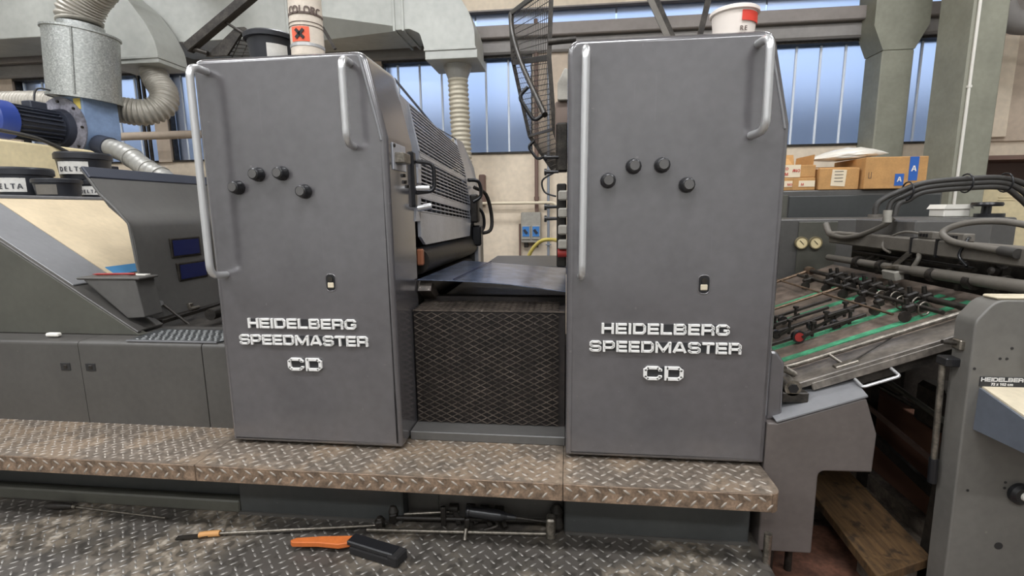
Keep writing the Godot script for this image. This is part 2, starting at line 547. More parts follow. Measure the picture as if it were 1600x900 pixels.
	M.lamp.emission_energy_multiplier = 6.0

const LAMPS := [[-4.6, 1.7], [-1.6, 1.7], [1.4, 1.7], [4.4, 1.7], [-3.2, 4.6], [0.2, 4.6], [3.4, 4.6], [-3.6, -1.6], [0.2, -1.6], [4.2, -1.6]]

func _ready() -> void:
	# ---- camera
	var cam := Camera3D.new()
	cam.name = "camera"
	cam.transform = Transform3D(Basis(Vector3(0.9937, -0.0119, -0.1118), Vector3(-0.0061, 0.9872, -0.1594), Vector3(0.1122, 0.1591, 0.9809)).orthonormalized(), Vector3(1.390, 0.9452, 1.7674))
	cam.fov = rad_to_deg(2.0 * atan(450.0 / 760.0))
	cam.near = 0.02
	cam.far = 200.0
	add_child(cam)
	cam.current = true
	# ---- sky and exposure
	var env := Environment.new()
	env.background_mode = Environment.BG_SKY
	var sky := Sky.new()
	var sm := ProceduralSkyMaterial.new()
	sm.sky_top_color = Color(0.64, 0.74, 0.91)
	sm.sky_horizon_color = Color(0.85, 0.91, 0.97)
	sm.ground_bottom_color = Color(0.30, 0.31, 0.32)
	sm.ground_horizon_color = Color(0.62, 0.68, 0.74)
	sm.sky_energy_multiplier = 1.15
	sky.sky_material = sm
	env.sky = sky
	env.tonemap_mode = Environment.TONE_MAPPER_LINEAR
	env.tonemap_exposure = 1.3
	env.sdfgi_enabled = true
	env.ssao_enabled = true
	env.ssil_enabled = true
	var we := WorldEnvironment.new()
	we.name = "environment"
	we.environment = env
	add_child(we)
	# ---- ceiling lamps (their fittings are built in ceiling_lamps)
	for i in LAMPS.size():
		var al := AreaLight3D.new()
		al.name = "lamp_light_%d" % i
		al.area_size = Vector2(1.5, 0.5)
		al.light_energy = 6.6 if LAMPS[i][1] > 0 else 3.6
		al.light_color = Color(0.98, 0.985, 1.0)
		al.shadow_enabled = true
		al.area_range = 30.0
		al.position = Vector3(LAMPS[i][0], 4.38, LAMPS[i][1])
		al.rotation_degrees = Vector3(-90, 0, 0)
		add_child(al)
	make_materials()
	room()
	press_base()
	towers()
	between_towers()
	delivery()
	feeder()
	side_frame()
	ventilation()
	wall_fittings()
	stored_goods()
	tools()

# ---------------------------------------------------------------- the hall
const WIN := [[-5.60, -3.70, -5.55], [-3.52, -2.0, -3.36], [-0.75, 0.99, -0.59], [2.98, 5.45, 3.07]]

func room() -> void:
	structure("floor", "tread plate floor of the press hall in front of the press", MB.new().bx(-7.5, 2.12, -0.37, -0.33, -0.3, 6.5), M.floor)
	var lug := lug_mesh(0.030, 0.0085, 0.0022)
	var xf := []
	var row := 0
	var z := 0.01
	while z < 0.62:
		var x := -1.35 + (0.025 if row % 2 else 0.0)
		while x < 2.10:
			xf.append(Transform3D(Basis(Vector3.UP, deg_to_rad(42.0 if (row + int(round(x / 0.05))) % 2 else -42.0)), Vector3(x, -0.33, z)))
			x += 0.05
		z += 0.025
		row += 1
	copies(get_node("floor"), "tread_pattern", lug, M.floor_lug, xf)
	structure("floor_lower", "dark lower hall floor under and behind the press", MB.new().bx(-7.5, 8.2, -0.64, -0.60, -4.3, 6.5), M.floor_dark)
	structure("floor_red", "reddish floor beside the feeder beyond the tread plate", MB.new().bx(2.2, 2.75, -0.56, -0.50, -0.4, 0.9), M.floor_red)
	# back wall with its openings
	var w := MB.new()
	w.bx(-7.5, 8.2, -0.64, 1.585, -4.3, -4.0)
	w.bx(-7.5, 8.2, 3.14, 4.9, -4.3, -4.0)
	structure("wall_back", "cream painted back wall below and above the windows", w, M.cream_wall)
	var pl := MB.new()
	for r in [[-7.5, -5.6], [-3.70, -3.52], [-2.0, -0.75], [0.99, 2.98], [5.45, 8.2]]:
		pl.bx(r[0], r[1], 1.585, 2.80, -4.3, -3.97)
	structure("wall_piers", "beige wall piers standing between the windows", pl, M.beige_wall)
	structure("trim_1", "brownish concrete lintel beam above the windows", MB.new().bx(-7.5, 8.2, 2.65, 2.80, -4.25, -3.92, 0.02), M.beam)
	structure("trim_2", "grey steel beam over the lintel", MB.new().bx(-7.5, 8.2, 2.80, 2.93, -4.2, -3.86, 0.01), M.beam_grey)
	structure("wall_left", "side wall of the hall", MB.new().bx(-7.8, -7.5, -0.64, 4.9, -4.3, 6.5), M.ceiling)
	structure("wall_right", "opposite side wall of the hall", MB.new().bx(8.2, 8.5, -0.64, 4.9, -4.3, 6.5), M.ceiling)
	structure("wall_front", "front wall of the hall", MB.new().bx(-7.8, 8.5, -0.64, 4.9, 6.5, 6.8), M.ceiling)
	structure("ceiling", "light painted ceiling of the hall", MB.new().bx(-7.8, 8.5, 4.9, 5.1, -4.3, 6.8), M.ceiling)
	# glazing: channel glass planks with joints coloured white for the sky light they pass
	for k in WIN.size():
		var W = WIN[k]
		var f := MB.new()
		f.bx(W[0], W[1], 1.585, 1.605, -4.16, -3.98)
		f.bx(W[0], W[1], 2.625, 2.65, -4.16, -3.98)
		f.bx(W[0], W[0] + 0.018, 1.605, 2.625, -4.14, -4.0)
		f.bx(W[1] - 0.018, W[1], 1.605, 2.625, -4.14, -4.0)
		var win := structure("window_%d" % (k + 1), "ribbed frosted glass window in the back wall", f, M.dark_steel, "window")
		var x: float = W[0] + 0.018
		var nx: float = W[2]
		while x < W[1] - 0.03:
			var e: float = min(nx, W[1] - 0.018)
			part(win, "pane", MB.new().bx(x + 0.006, e - 0.006, 1.605, 2.625, -4.085, -4.075), M.glass)
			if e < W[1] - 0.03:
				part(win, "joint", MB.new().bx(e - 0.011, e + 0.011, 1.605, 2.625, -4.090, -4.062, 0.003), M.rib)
			x = e
			nx += 0.26 if k < 3 else 0.247
	var up := structure("window_5", "long narrow upper glazing strip above the steel beam", MB.new().bx(-7.5, 8.2, 2.93, 2.945, -4.2, -4.0).bx(-7.5, 8.2, 3.125, 3.14, -4.2, -4.0), M.beam_grey, "window")
	for i in 10:
		part(up, "pane", MB.new().bx(-7.5 + i * 1.57, -7.5 + i * 1.57 + 1.55, 2.945, 3.125, -4.09, -4.08), M.glass)
	# outdoors beyond the frosted glass
	structure("ground_outside", "paved yard outside the windows", MB.new().bx(-40, 40, -0.8, -0.7, -60, -4.4), M.outdoor_ground, "ground")
	var bo := structure("building_outside", "low building across the yard behind the frosted glass", MB.new().bx(-30, 30, -0.7, 2.75, -16, -13), M.facade, "building")
	part(bo, "roof", MB.new().bx(-30.3, 30.3, 2.75, 3.75, -16.3, -12.7), M.outdoor)
	# columns
	structure("column", "olive grey steel column standing before the windows", MB.new().bx(4.46, 4.75, -0.64, 2.45, -4.0, -3.7, 0.012).xy(PackedVector2Array([Vector2(4.46, 2.45), Vector2(4.75, 2.45), Vector2(4.86, 2.68), Vector2(4.86, 4.9), Vector2(4.36, 4.9), Vector2(4.36, 2.68)]), -4.0, -3.7), M.column)
	structure("column_001", "olive grey steel column with a white cable duct beside the cardboard boxes", MB.new().bx(4.67, 4.94, -0.64, 4.9, -3.3, -2.9, 0.012), M.column)
	var cd := thing("cable_duct", "thin white cable duct running up the steel column", "cable duct", Vector3(4.70, -0.6, -2.885))
	part(cd, "channel", MB.new().bx(4.69, 4.71, -0.6, 4.9, -2.895, -2.878, 0.003), M.white_paint)
	part(cd, "clip", MB.new().bx(4.685, 4.715, 1.9, 1.92, -2.897, -2.876), M.white_paint)
	ceiling_lamps()

func ceiling_lamps() -> void:
	for i in LAMPS.size():
		var L = LAMPS[i]
		var t := thing("ceiling_lamp", "long white ceiling lamp hanging from the hall ceiling", "lamp", Vector3(L[0], 4.40, L[1]), "ceiling lamps over the press hall")
		part(t, "housing", MB.new().bx(L[0] - 0.8, L[0] + 0.8, 4.42, 4.52, L[1] - 0.28, L[1] + 0.28, 0.02), M.white_paint)
		part(t, "diffuser", MB.new().bx(L[0] - 0.75, L[0] + 0.75, 4.40, 4.42, L[1] - 0.25, L[1] + 0.25), M.lamp)
		for s in [-0.6, 0.6]:
			part(t, "rod", MB.new().cyl(Vector3(L[0] + s, 4.52, L[1]), Vector3(L[0] + s, 4.9, L[1]), 0.008), M.steel)

func lug_mesh(l: float, w: float, h: float) -> MB:       # raised lens of a tread plate
	var b := MB.new()
	var k := 6
	var top := Vector3(0, h, 0)
	var ring := []
	for i in k:
		var t := TAU * i / k
		ring.append(Vector3(cos(t) * l / 2, 0, sin(t) * w / 2 * (1.0 if abs(cos(t)) < 0.9 else 0.3)))
	for i in k:
		var a: Vector3 = ring[i]; var c: Vector3 = ring[(i + 1) % k]
		var na := Vector3(a.x / l, 0.7, a.z / w * 1.2).normalized(); var nc := Vector3(c.x / l, 0.7, c.z / w * 1.2).normalized()
		b.tri(a, c, top, na, nc, Vector3.UP)
	return b

# ---------------------------------------------------------------- lettering
func glyph(ch: String) -> Array:        # [width, strokes] in cap heights, wide squared sans
	var t := 0.21
	var w := 1.02
	match ch:
		"I": w = 0.24
		"M": w = 1.32
		"C", "G", "D": w = 1.06
		"L", "E": w = 0.92
		"T": w = 0.98
		"A": w = 1.14
	var h := t / 2; var L := h; var R := w - h; var B := h; var T := 1 - h; var m := 0.5
	var s := []
	match ch:
		"H": s = [[L, 0, L, 1], [R, 0, R, 1], [L, m, R, m]]
		"E": s = [[L, 0, L, 1], [L, T, w, T], [L, B, w, B], [L, m, w * 0.95, m]]
		"I": s = [[w / 2, 0, w / 2, 1]]
		"L": s = [[L, 0, L, 1], [L, B, w, B]]
		"D": s = [[L, 0, L, 1], [L, T, R - 0.16, T, R, T - 0.16, R, B + 0.16, R - 0.16, B, L, B]]
		"B": s = [[L, 0, L, 1], [L, T, R - 0.14, T, R - 0.04, T - 0.1, R - 0.04, m + 0.08, R - 0.14, m, L, m], [R - 0.14, m, R, m - 0.1, R, B + 0.1, R - 0.12, B, L, B]]
		"R": s = [[L, 0, L, 1], [L, T, R - 0.14, T, R, T - 0.13, R, m + 0.05, R - 0.14, m - 0.07, L, m - 0.07], [R - 0.12, m - 0.07, R, m - 0.2, R, 0]]
		"P": s = [[L, 0, L, 1], [L, T, R - 0.14, T, R, T - 0.13, R, m, R - 0.14, m - 0.12, L, m - 0.12]]
		"C": s = [[R, 0.66, R, T - 0.14, R - 0.15, T, L + 0.15, T, L, T - 0.15, L, B + 0.15, L + 0.15, B, R - 0.15, B, R, B + 0.14, R, 0.34]]
		"G": s = [[R, 0.68, R, T - 0.14, R - 0.15, T, L + 0.15, T, L, T - 0.15, L, B + 0.15, L + 0.15, B, R - 0.15, B, R, B + 0.14, R, 0.45, w * 0.56, 0.45]]
		"S": s = [[R, 0.70, R, T - 0.1, R - 0.13, T, L + 0.13, T, L, T - 0.1, L, m + 0.1, L + 0.13, m, R - 0.13, m, R, m - 0.1, R, B + 0.1, R - 0.13, B, L + 0.13, B, L, B + 0.1, L, 0.30]]
		"M": s = [[L, 0, L, 1], [R, 0, R, 1], [L + 0.03, 0.92, w / 2, 0.14, R - 0.03, 0.92]]
		"A": s = [[h * 0.9, 0.04, w * 0.43, 0.92], [w - h * 0.9, 0.04, w * 0.57, 0.92], [w * 0.38, T, w * 0.62, T], [w * 0.24, 0.27, w * 0.76, 0.27]]
		"T": s = [[0, T, w, T], [w / 2, 0, w / 2, T]]
	return [w, s]

# a word of raised letters on a dark backing plate, fitted between x0 and x1
func word(parent: Node3D, txt: String, x0: float, x1: float, y0: float, y1: float, z: float) -> void:
	var gap := 0.13
	var total := -gap
	for ch in txt: total += glyph(ch)[0] + gap
	var sx := (x1 - x0) / total; var sy := y1 - y0
	var plate := part(parent, "nameplate", MB.new().bx(x0 + 0.003, x1 - 0.003, y0 + sy * 0.08, y1 - sy * 0.08, z - 0.002, z + 0.003), M.letter_plate, "black backing plate of the raised lettering")
	var x := x0
	for ch in txt:
		var g := glyph(ch)
		var b := MB.new()
		for st in g[1]:
			var k := st.size() / 2 as int
			for i in k - 1:
				var a := Vector2(x + st[i * 2] * sx, y0 + st[i * 2 + 1] * sy); var c := Vector2(x + st[i * 2 + 2] * sx, y0 + st[i * 2 + 3] * sy)
				var d := (c - a).normalized()
				if i > 0: a -= d * 0.055 * sy
				if i < k - 2: c += d * 0.055 * sy
				b.bar(Vector3(a.x, a.y, z + 0.006), Vector3(c.x, c.y, z + 0.006), 0.21 * (sy if abs(d.x) > abs(d.y) else sx), 0.010, Vector3.BACK, 0.001)
		part(plate, "letter", b, M.letter)
		x += (g[0] + gap) * sx

func text(parent: Node3D, called: String, s: String, at: Vector3, bas: Basis, cap: float, m: Material, wide := 1.0) -> void:
	var tm := TextMesh.new()
	var f := SystemFont.new()
	f.font_names = PackedStringArray(["Droid Sans"])
	f.font_weight = 700
	tm.font = f
	tm.text = s
	tm.font_size = 32
	tm.pixel_size = cap / 23.0
	tm.depth = 0.001
	tm.curve_step = 4.0
	var o := MeshInstance3D.new()
	o.name = called
	o.mesh = tm
	o.material_override = m
	parent.add_child(o, true)
	o.transform = Transform3D(bas * Basis.from_scale(Vector3(wide, 1, 1)), at - org[parent])

# ---------------------------------------------------------------- press: step, plinth, towers
func press_base() -> void:
	var t := thing("step_platform", "worn brown tread plate step running along the foot of the press", "step", Vector3(0.5, -0.33, 0.08))
	var lug := lug_mesh(0.032, 0.0092, 0.0026)
	var secs := [[-3.2, -0.032, 0.022, 0.020], [-0.03, 1.379, 0.05, 0.030], [1.381, 2.113, 0.05, 0.030]]
	for i in 3:
		var S = secs[i]
		var poly := v2([S[0], -0.30, S[1], -0.30, S[1], 0.176, S[0], 0.176])
		var pl := part(t, "plate", MB.new().xz(rp(poly, [0, 0, 0.045 if i == 2 else 0.0, 0]), -0.016, -0.010), M.step)
		part(pl, "lip", MB.new().bx(S[0], S[1] - (0.030 if i == 2 else 0.0), -0.078, -0.0105, 0.170, 0.178, 0.003), M.step_lip)
		if i == 2:
			part(pl, "end_lip", MB.new().bx(2.104, 2.113, -0.078, -0.0105, -0.28, 0.142, 0.003), M.step_lip)
			part(pl, "corner_lip", MB.new().sheet([[Vector3(2.082, -0.078, 0.1745), Vector3(2.094, -0.078, 0.170), Vector3(2.103, -0.078, 0.161), Vector3(2.108, -0.078, 0.149), Vector3(2.109, -0.078, 0.14)], [Vector3(2.082, -0.0105, 0.1745), Vector3(2.094, -0.0105, 0.170), Vector3(2.103, -0.0105, 0.161), Vector3(2.108, -0.0105, 0.149), Vector3(2.109, -0.0105, 0.14)]], 0.006), M.step_lip)
		var xf := []
		var row := 0
		var px: float = 0.04 if i == 0 else 0.05
		var z := -0.27
		while z < 0.165:
			var x: float = max(S[0], -1.4) + 0.02 + (px / 2 if row % 2 else 0.0)
			while x < S[1] - 0.03:
				xf.append(Transform3D(Basis(Vector3.UP, deg_to_rad(40.0 if (row + int(floor(x / px))) % 2 else -40.0)) * Basis.from_scale(Vector3(0.8 if i == 0 else 1.0, 1, 0.9 if i == 0 else 1.1)), Vector3(x, -0.0102, z)))
				x += px
			z += px / 2
			row += 1
		var up := Basis(Vector3.RIGHT, PI / 2)
		for r in 2:
			var x: float = max(S[0], -1.4) + 0.02 + 0.025 * r
			while x < S[1] - 0.03:
				xf.append(Transform3D(up * Basis(Vector3.UP, deg_to_rad(50.0 if r else -35.0)), Vector3(x, -0.03 - 0.028 * r, 0.178)))
				x += 0.05
		copies(pl, "tread_pattern", lug, M.lug, xf)
	for x in [-2.6, -1.2, 0.1, 1.3, 2.0]:
		part(t, "bracket", MB.new().bx(x - 0.02, x + 0.02, -0.076, -0.016, 0.002, 0.15), M.base_low)
	var p := thing("press_plinth", "dark green grey steel plinth of the press under the step", "plinth", Vector3(0.5, -0.33, -0.3))
	part(p, "panel", MB.new().bx(0.002, 0.725, -0.33, -0.02, -0.30, 0.0, 0.006), M.base_low)
	part(p, "panel", MB.new().bx(1.385, 2.085, -0.33, -0.02, -0.30, 0.0, 0.006), M.base_low)
	part(p, "panel", MB.new().bx(0.727, 0.86, -0.33, -0.02, -0.30, -0.06), M.base)
	part(p, "panel", MB.new().bx(0.863, 1.383, -0.33, -0.02, -0.30, -0.05, 0.004), M.base)
	part(p, "panel", MB.new().bx(-3.2, 0.0, -0.33, -0.02, -0.30, -0.05), M.base_low)
	part(p, "foot_rail", MB.new().bx(-3.2, -0.002, -0.33, -0.275, -0.05, 0.0, 0.006), M.olive)
	part(p, "foot_rail", MB.new().bx(1.39, 2.09, -0.33, -0.318, 0.0, 0.008), M.base)
	part(p, "foot_rail", MB.new().bx(0.0, 0.72, -0.33, -0.318, 0.0, 0.008), M.base)
	for x in [-0.62, -0.2]:
		part(p, "hole", MB.new().cyl(Vector3(x, -0.19, -0.06), Vector3(x, -0.19, -0.049), 0.008), M.black)
	part(p, "frame", MB.new().bx(-3.2, 2.09, -0.6, -0.02, -1.95, -0.31), M.inside)

func tower(x0: float, label: String) -> Node3D:
	var t := thing("printing_tower", label, "printing press", Vector3(x0 + 0.37, 0, -0.15))
	var B := Vector3(x0, 0, 0)
	var pts := v2([0, 0, 0.735, 0, 0.735, 1.215, 0.668, 1.512, 0, 1.512])
	for i in 5: pts[i].x += x0
	part(t, "cover", MB.new().xy(rp(pts, [0.012, 0.012, 0.05, 0.045, 0.045]), -0.294, 0.0, 0.022), M.tower)
	part(t, "edge_trim", MB.new().tube([B + Vector3(0.648, 1.498, 0.001), B + Vector3(0.706, 1.25, 0.001), B + Vector3(0.716, 1.20, 0.001)], 0.004, 8), M.light_paint)
	# tubular handles
	var hl := bent([B + Vector3(0.060, 1.462, 0.0), B + Vector3(0.059, 1.462, 0.086), B + Vector3(0.053, 0.712, 0.086), B + Vector3(0.052, 0.705, 0.0)], 0.042)
	part(t, "handle", MB.new().tube(hl, 0.0135, 14), M.chrome, "long tubular grab handle")
	var hs := bent([B + Vector3(0.615, 1.468, 0.0), B + Vector3(0.622, 1.464, 0.086), B + Vector3(0.624, 1.184, 0.086), B + Vector3(0.610, 1.180, 0.0)], 0.05)
	part(t, "handle", MB.new().tube(hs, 0.0135, 14), M.chrome, "short tubular grab handle")
	for k in [[0.142, 1.041], [0.228, 1.088], [0.324, 1.090], [0.409, 1.022]]:
		var c := B + Vector3(k[0], k[1], 0)
		var kn := part(t, "knob", MB.new().lathe(c, Vector3.BACK, [Vector2(0.0, 0), Vector2(0.027, 0), Vector2(0.027, 0.012), Vector2(0.023, 0.024), Vector2(0.021, 0.036), Vector2(0.018, 0.038), Vector2(0, 0.038)], 12), M.black)
		part(kn, "cap", MB.new().cyl(c + Vector3(0, 0, 0.038), c + Vector3(0, 0, 0.041), 0.017, 0.016, 12), mat(srgb(84, 82, 80), 0.6))
	# lock slot
	var sl := part(t, "lock_slot", MB.new().xy(rp(v2([x0 + 0.466, 0.644, x0 + 0.502, 0.644, x0 + 0.502, 0.706, x0 + 0.466, 0.706]), 0.017), -0.003, 0.0015), M.black)
	part(sl, "lock_rim", MB.new().tube(rim(rp(v2([x0 + 0.464, 0.642, x0 + 0.504, 0.642, x0 + 0.504, 0.708, x0 + 0.464, 0.708]), 0.018), 0.0), 0.0025, 6, true), M.tower)
	part(sl, "lock_tab", MB.new().bx(x0 + 0.472, x0 + 0.496, 0.655, 0.676, 0.0, 0.005, 0.003), M.cream_panel)
	part(sl, "lock_barrel", MB.new().cyl(Vector3(x0 + 0.484, 0.689, 0), Vector3(x0 + 0.484, 0.689, 0.006), 0.010), M.dark_steel)
	# raised lettering
	word(t, "HEIDELBERG", x0 + 0.129, x0 + 0.578, 0.492, 0.532, 0.0)
	word(t, "SPEEDMASTER", x0 + 0.086, x0 + 0.622, 0.424, 0.465, 0.0)
	word(t, "CD", x0 + 0.283, x0 + 0.426, 0.320, 0.372, 0.0)
	# body of the unit behind the cover
	part(t, "body", MB.new().bx(x0 + 0.03, x0 + 0.50, 0.0, 1.30, -1.60, -0.30), M.inside)
	part(t, "drive_cover", MB.new().xy(rp(v2([x0 + 0.02, 0.0, x0 + 0.74, 0.0, x0 + 0.74, 1.02, x0 + 0.62, 1.2, x0 + 0.02, 1.2]), [0, 0, 0.03, 0.03, 0.04]), -1.98, -1.62), M.guard_grey)
	part(t, "roof_plate", MB.new().bx(x0 + 0.02, x0 + 0.64, 1.30, 1.36, -1.60, -0.30, 0.01), M.guard_grey)
	return t

func rim(poly: PackedVector2Array, z: float) -> Array:
	var o := []
	for p in poly: o.append(Vector3(p.x, p.y, z))
	return o

func lerp_zy(a: Array, b: Array, t: float) -> Vector2:
	return Vector2(a[0], a[1]).lerp(Vector2(b[0], b[1]), t)

# a point (z, y) on the flank of the first tower, which leans in above the chamfer
func flank(p: Array, off := 0.0) -> Vector3:
	return Vector3(0.736 - max(0.0, p[1] - 1.215) * 0.227 + off, p[1], p[0])

func flank_plate(p: Array) -> MB:
	var b := MB.new()
	var poly := PackedVector2Array(v2(p))
	var ix := Geometry2D.triangulate_polygon(poly)
	for s in [0.004, -0.010]:
		for k in range(0, ix.size(), 3):
			var o := Vector3.RIGHT if s > 0 else Vector3.LEFT
			var q := []
			for j in 3: q.append(flank([poly[ix[k + j]].x, poly[ix[k + j]].y], s))
			b.tri(q[0], q[1], q[2], o, o, o)
	for i in poly.size():
		var a := [poly[i].x, poly[i].y]; var c := [poly[(i + 1) % poly.size()].x, poly[(i + 1) % poly.size()].y]
		b.quad(flank(a, 0.004), flank(c, 0.004), flank(c, -0.010), flank(a, -0.010), Vector3.UP)
	return b

func towers() -> void:
	var t := tower(0.0, "tall grey printing tower with a black tub and a solvent can on top")
	# slatted guards on the flank of the tower
	var X := 0.736
	var rows := [[[-0.391, 1.412], [-1.284, 1.338], [-0.383, 1.204], [-1.394, 1.148], 13], [[-0.40, 1.176], [-1.40, 1.126], [-0.372, 1.040], [-1.519, 0.970], 9], [[-0.365, 1.004], [-1.472, 0.940], [-0.358, 0.945], [-1.508, 0.882], 4]]
	for g in rows:
		var gd := part(t, "guard", MB.new().bar(flank(g[0]), flank(g[2]), 0.010, 0.012).bar(flank(g[1]), flank(g[3]), 0.010, 0.012), M.guard_silver, "slatted silver grey safety guard")
		for i in g[4]:
			var u: float = float(i) / (g[4] - 1)
			var a := lerp_zy(g[0], g[2], u); var b := lerp_zy(g[1], g[3], u)
			part(gd, "slat", MB.new().bar(flank([a.x, a.y]), flank([b.x, b.y]), 0.010, 0.0052), M.guard_silver)
		for i in 13:
			var u := (i + 0.5) / 13.0
			var a := lerp_zy(g[0], g[1], u); var b := lerp_zy(g[2], g[3], u)
			part(gd, "tie", MB.new().bar(flank([a.x, a.y], -0.006), flank([b.x, b.y], -0.006), 0.004, 0.006), M.guard_silver)
	var plates := [[-0.29, 1.490, -0.39, 1.469, -0.81, 1.378, -1.34, 1.385, -1.30, 1.342, -0.39, 1.416, -0.29, 1.43], [-0.29, 1.43, -0.385, 1.414, -0.38, 1.20, -0.40, 1.17, -0.37, 1.04, -0.36, 0.9, -0.29, 0.9],
		[-1.30, 1.385, -1.49, 1.388, -1.69, 1.24, -1.84, 1.077, -1.80, 0.90, -1.70, 0.86, -1.52, 0.88, -1.52, 0.97, -1.40, 1.14, -1.29, 1.335],
		[-0.385, 1.200, -1.394, 1.146, -1.40, 1.130, -0.40, 1.182], [-0.372, 1.036, -1.519, 0.966, -1.49, 0.942, -0.366, 1.008], [-0.357, 0.940, -1.508, 0.878, -1.46, 0.775, -0.43, 0.79, -0.36, 0.83]]
	for p in plates:
		part(t, "guard_plate", flank_plate(p), M.guard_silver)
	part(t, "roller", MB.new().cyl(Vector3(0.70, 0.715, -0.40), Vector3(0.70, 0.695, -1.60), 0.062, -1, 20), M.black_oily)
	part(t, "roller", MB.new().cyl(Vector3(0.66, 0.565, -0.30), Vector3(0.66, 0.56, -1.60), 0.075, -1, 20), M.black_oily)
	for k in [[0.585, 1.27, 0.05], [0.60, 1.155, 0.055], [0.59, 1.03, 0.06], [0.60, 0.90, 0.06]]:
		part(t, "ink_roller", MB.new().cyl(Vector3(k[0], k[1], -0.32), Vector3(k[0], k[1], -1.58), k[2], -1, 16), M.black_oily)
	part(t, "lamp_lens", MB.new().bx(0.715, 0.745, 0.70, 0.775, -0.385, -0.355, 0.006), mat(srgb(150, 96, 70), 0.35))
	part(t, "post", MB.new().bx(0.722, 0.750, 0.96, 1.19, -0.30, -0.262, 0.006), M.black)
	part(t, "guard_handle", MB.new().tube(bent([Vector3(0.735, 1.155, -0.30), Vector3(0.815, 1.145, -0.34), Vector3(0.815, 1.03, -0.34), Vector3(0.735, 1.02, -0.30)], 0.03), 0.009, 8), M.black)
	part(t, "guard_plate", MB.new().bx(0.735, 0.752, 1.06, 1.13, -0.36, -0.31, 0.004), M.guard_silver)
	part(t, "latch", MB.new().cyl(Vector3(0.735, 1.04, -0.29), Vector3(0.80, 1.04, -0.31), 0.012), M.chrome)
	part(t, "latch", MB.new().cyl(Vector3(0.735, 0.955, -0.33), Vector3(0.79, 0.965, -0.36), 0.014), M.chrome)
	part(t, "switch_block", MB.new().bx(0.735, 0.775, 1.125, 1.165, -0.15, -0.07, 0.004), M.steel)
	part(t, "switch_plate", MB.new().bx(0.734, 0.739, 1.10, 1.20, -0.20, -0.05, 0.002), M.guard_silver)
	for k in [[1.19, -0.065], [1.085, -0.17], [1.06, -0.18], [1.045, -0.215]]:
		part(t, "bolt", MB.new().cyl(Vector3(0.735, k[0], k[1]), Vector3(0.744, k[0], k[1]), 0.007, -1, 8), M.dark_steel)
	# hoses and handles at the far side
	part(t, "hose", MB.new().tube(spline([Vector3(0.74, 1.14, -1.45), Vector3(0.80, 1.13, -1.50), Vector3(0.81, 1.04, -1.52), Vector3(0.76, 1.0, -1.5)], 6), 0.012, 8), M.black)
	part(t, "hose", MB.new().tube(spline([Vector3(0.75, 1.10, -1.60), Vector3(0.82, 1.05, -1.68), Vector3(0.85, 0.90, -1.72), Vector3(0.84, 0.80, -1.7), Vector3(0.76, 0.78, -1.68)], 6), 0.013, 8), M.black_oily)
	part(t, "hose", MB.new().tube(spline([Vector3(0.75, 0.98, -1.60), Vector3(0.80, 0.92, -1.64), Vector3(0.80, 0.82, -1.66), Vector3(0.75, 0.76, -1.62)], 6), 0.011, 8), M.black)
	part(t, "valve_block", MB.new().bx(0.735, 0.79, 0.86, 1.05, -1.58, -1.50, 0.01), M.black_oily)
	part(t, "valve_block", MB.new().bx(0.735, 0.80, 0.70, 0.84, -1.62, -1.55, 0.01), M.black)
	part(t, "far_post", MB.new().bx(0.735, 0.765, 0.0, 0.80, -1.72, -1.62, 0.006), M.guard_silver)
	var r := tower(1.388, "tall grey printing tower with a white pail on top and a raised mesh guard")
	part(r, "side_rail", MB.new().bx(1.345, 1.386, 0.70, 1.05, -0.36, -0.31, 0.005), M.black_oily)
	for y in [1.0, 0.93, 0.86, 0.80]:
		part(r, "roller_end", MB.new().bx(1.352, 1.392, y - 0.02, y + 0.02, -0.30, -0.26, 0.006), M.switch_grey)
	part(r, "red_valve", MB.new().cyl(Vector3(1.35, 0.762, -0.29), Vector3(1.392, 0.762, -0.29), 0.018), M.red_dark)
	for y in [0.955, 0.905, 1.10, 1.16]:
		part(r, "screw", MB.new().cyl(Vector3(1.30, y, -0.34), Vector3(1.352, y, -0.34), 0.008, 0.006, 8).cyl(Vector3(1.292, y, -0.34), Vector3(1.302, y, -0.34), 0.014, -1, 8), M.black)
	part(r, "cable", MB.new().tube(spline([Vector3(1.33, 1.10, -0.4), Vector3(1.28, 1.07, -0.42), Vector3(1.29, 1.02, -0.42), Vector3(1.34, 1.0, -0.4)], 6), 0.004, 6), M.black)
	part(r, "bracket", MB.new().bx(1.34, 1.392, 1.10, 1.30, -0.40, -0.34, 0.008), M.dark_steel)
	part(r, "bracket", MB.new().xy(rp(v2([1.345, 1.40, 1.40, 1.40, 1.40, 1.52, 1.375, 1.53, 1.345, 1.47]), 0.01), -0.56, -0.40, 0.004), M.switch_grey)
	part(r, "bracket", MB.new().bx(1.335, 1.40, 1.22, 1.40, -0.56, -0.42, 0.006), mat(srgb(120, 104, 94), 0.6))
	# raised mesh guard
	var g := thing("mesh_guard", "raised black wire mesh guard with two handles beside the printing tower", "guard", Vector3(1.25, 1.15, -0.9))
	# corner points of the bent guard, far edge then near edge
	var fa := [Vector3(1.036, 2.12, -1.4), Vector3(1.052, 1.84, -1.4), Vector3(1.150, 1.40, -1.4), Vector3(1.300, 1.184, -1.4)]
	var ne := [Vector3(1.317, 1.90, -0.5), Vector3(1.306, 1.60, -0.5), Vector3(1.330, 1.30, -0.5), Vector3(1.375, 1.14, -0.5)]
	for i in 4:
		part(g, "frame_bar", MB.new().bar(fa[i], ne[i], 0.014, 0.026 if i < 2 else 0.014, Vector3.UP, 0.002), M.dark_steel)
		if i < 3:
			part(g, "frame_bar", MB.new().bar(fa[i], fa[i + 1], 0.014, 0.022), M.dark_steel)
			part(g, "frame_bar", MB.new().bar(ne[i], ne[i + 1], 0.014, 0.020), M.dark_steel)
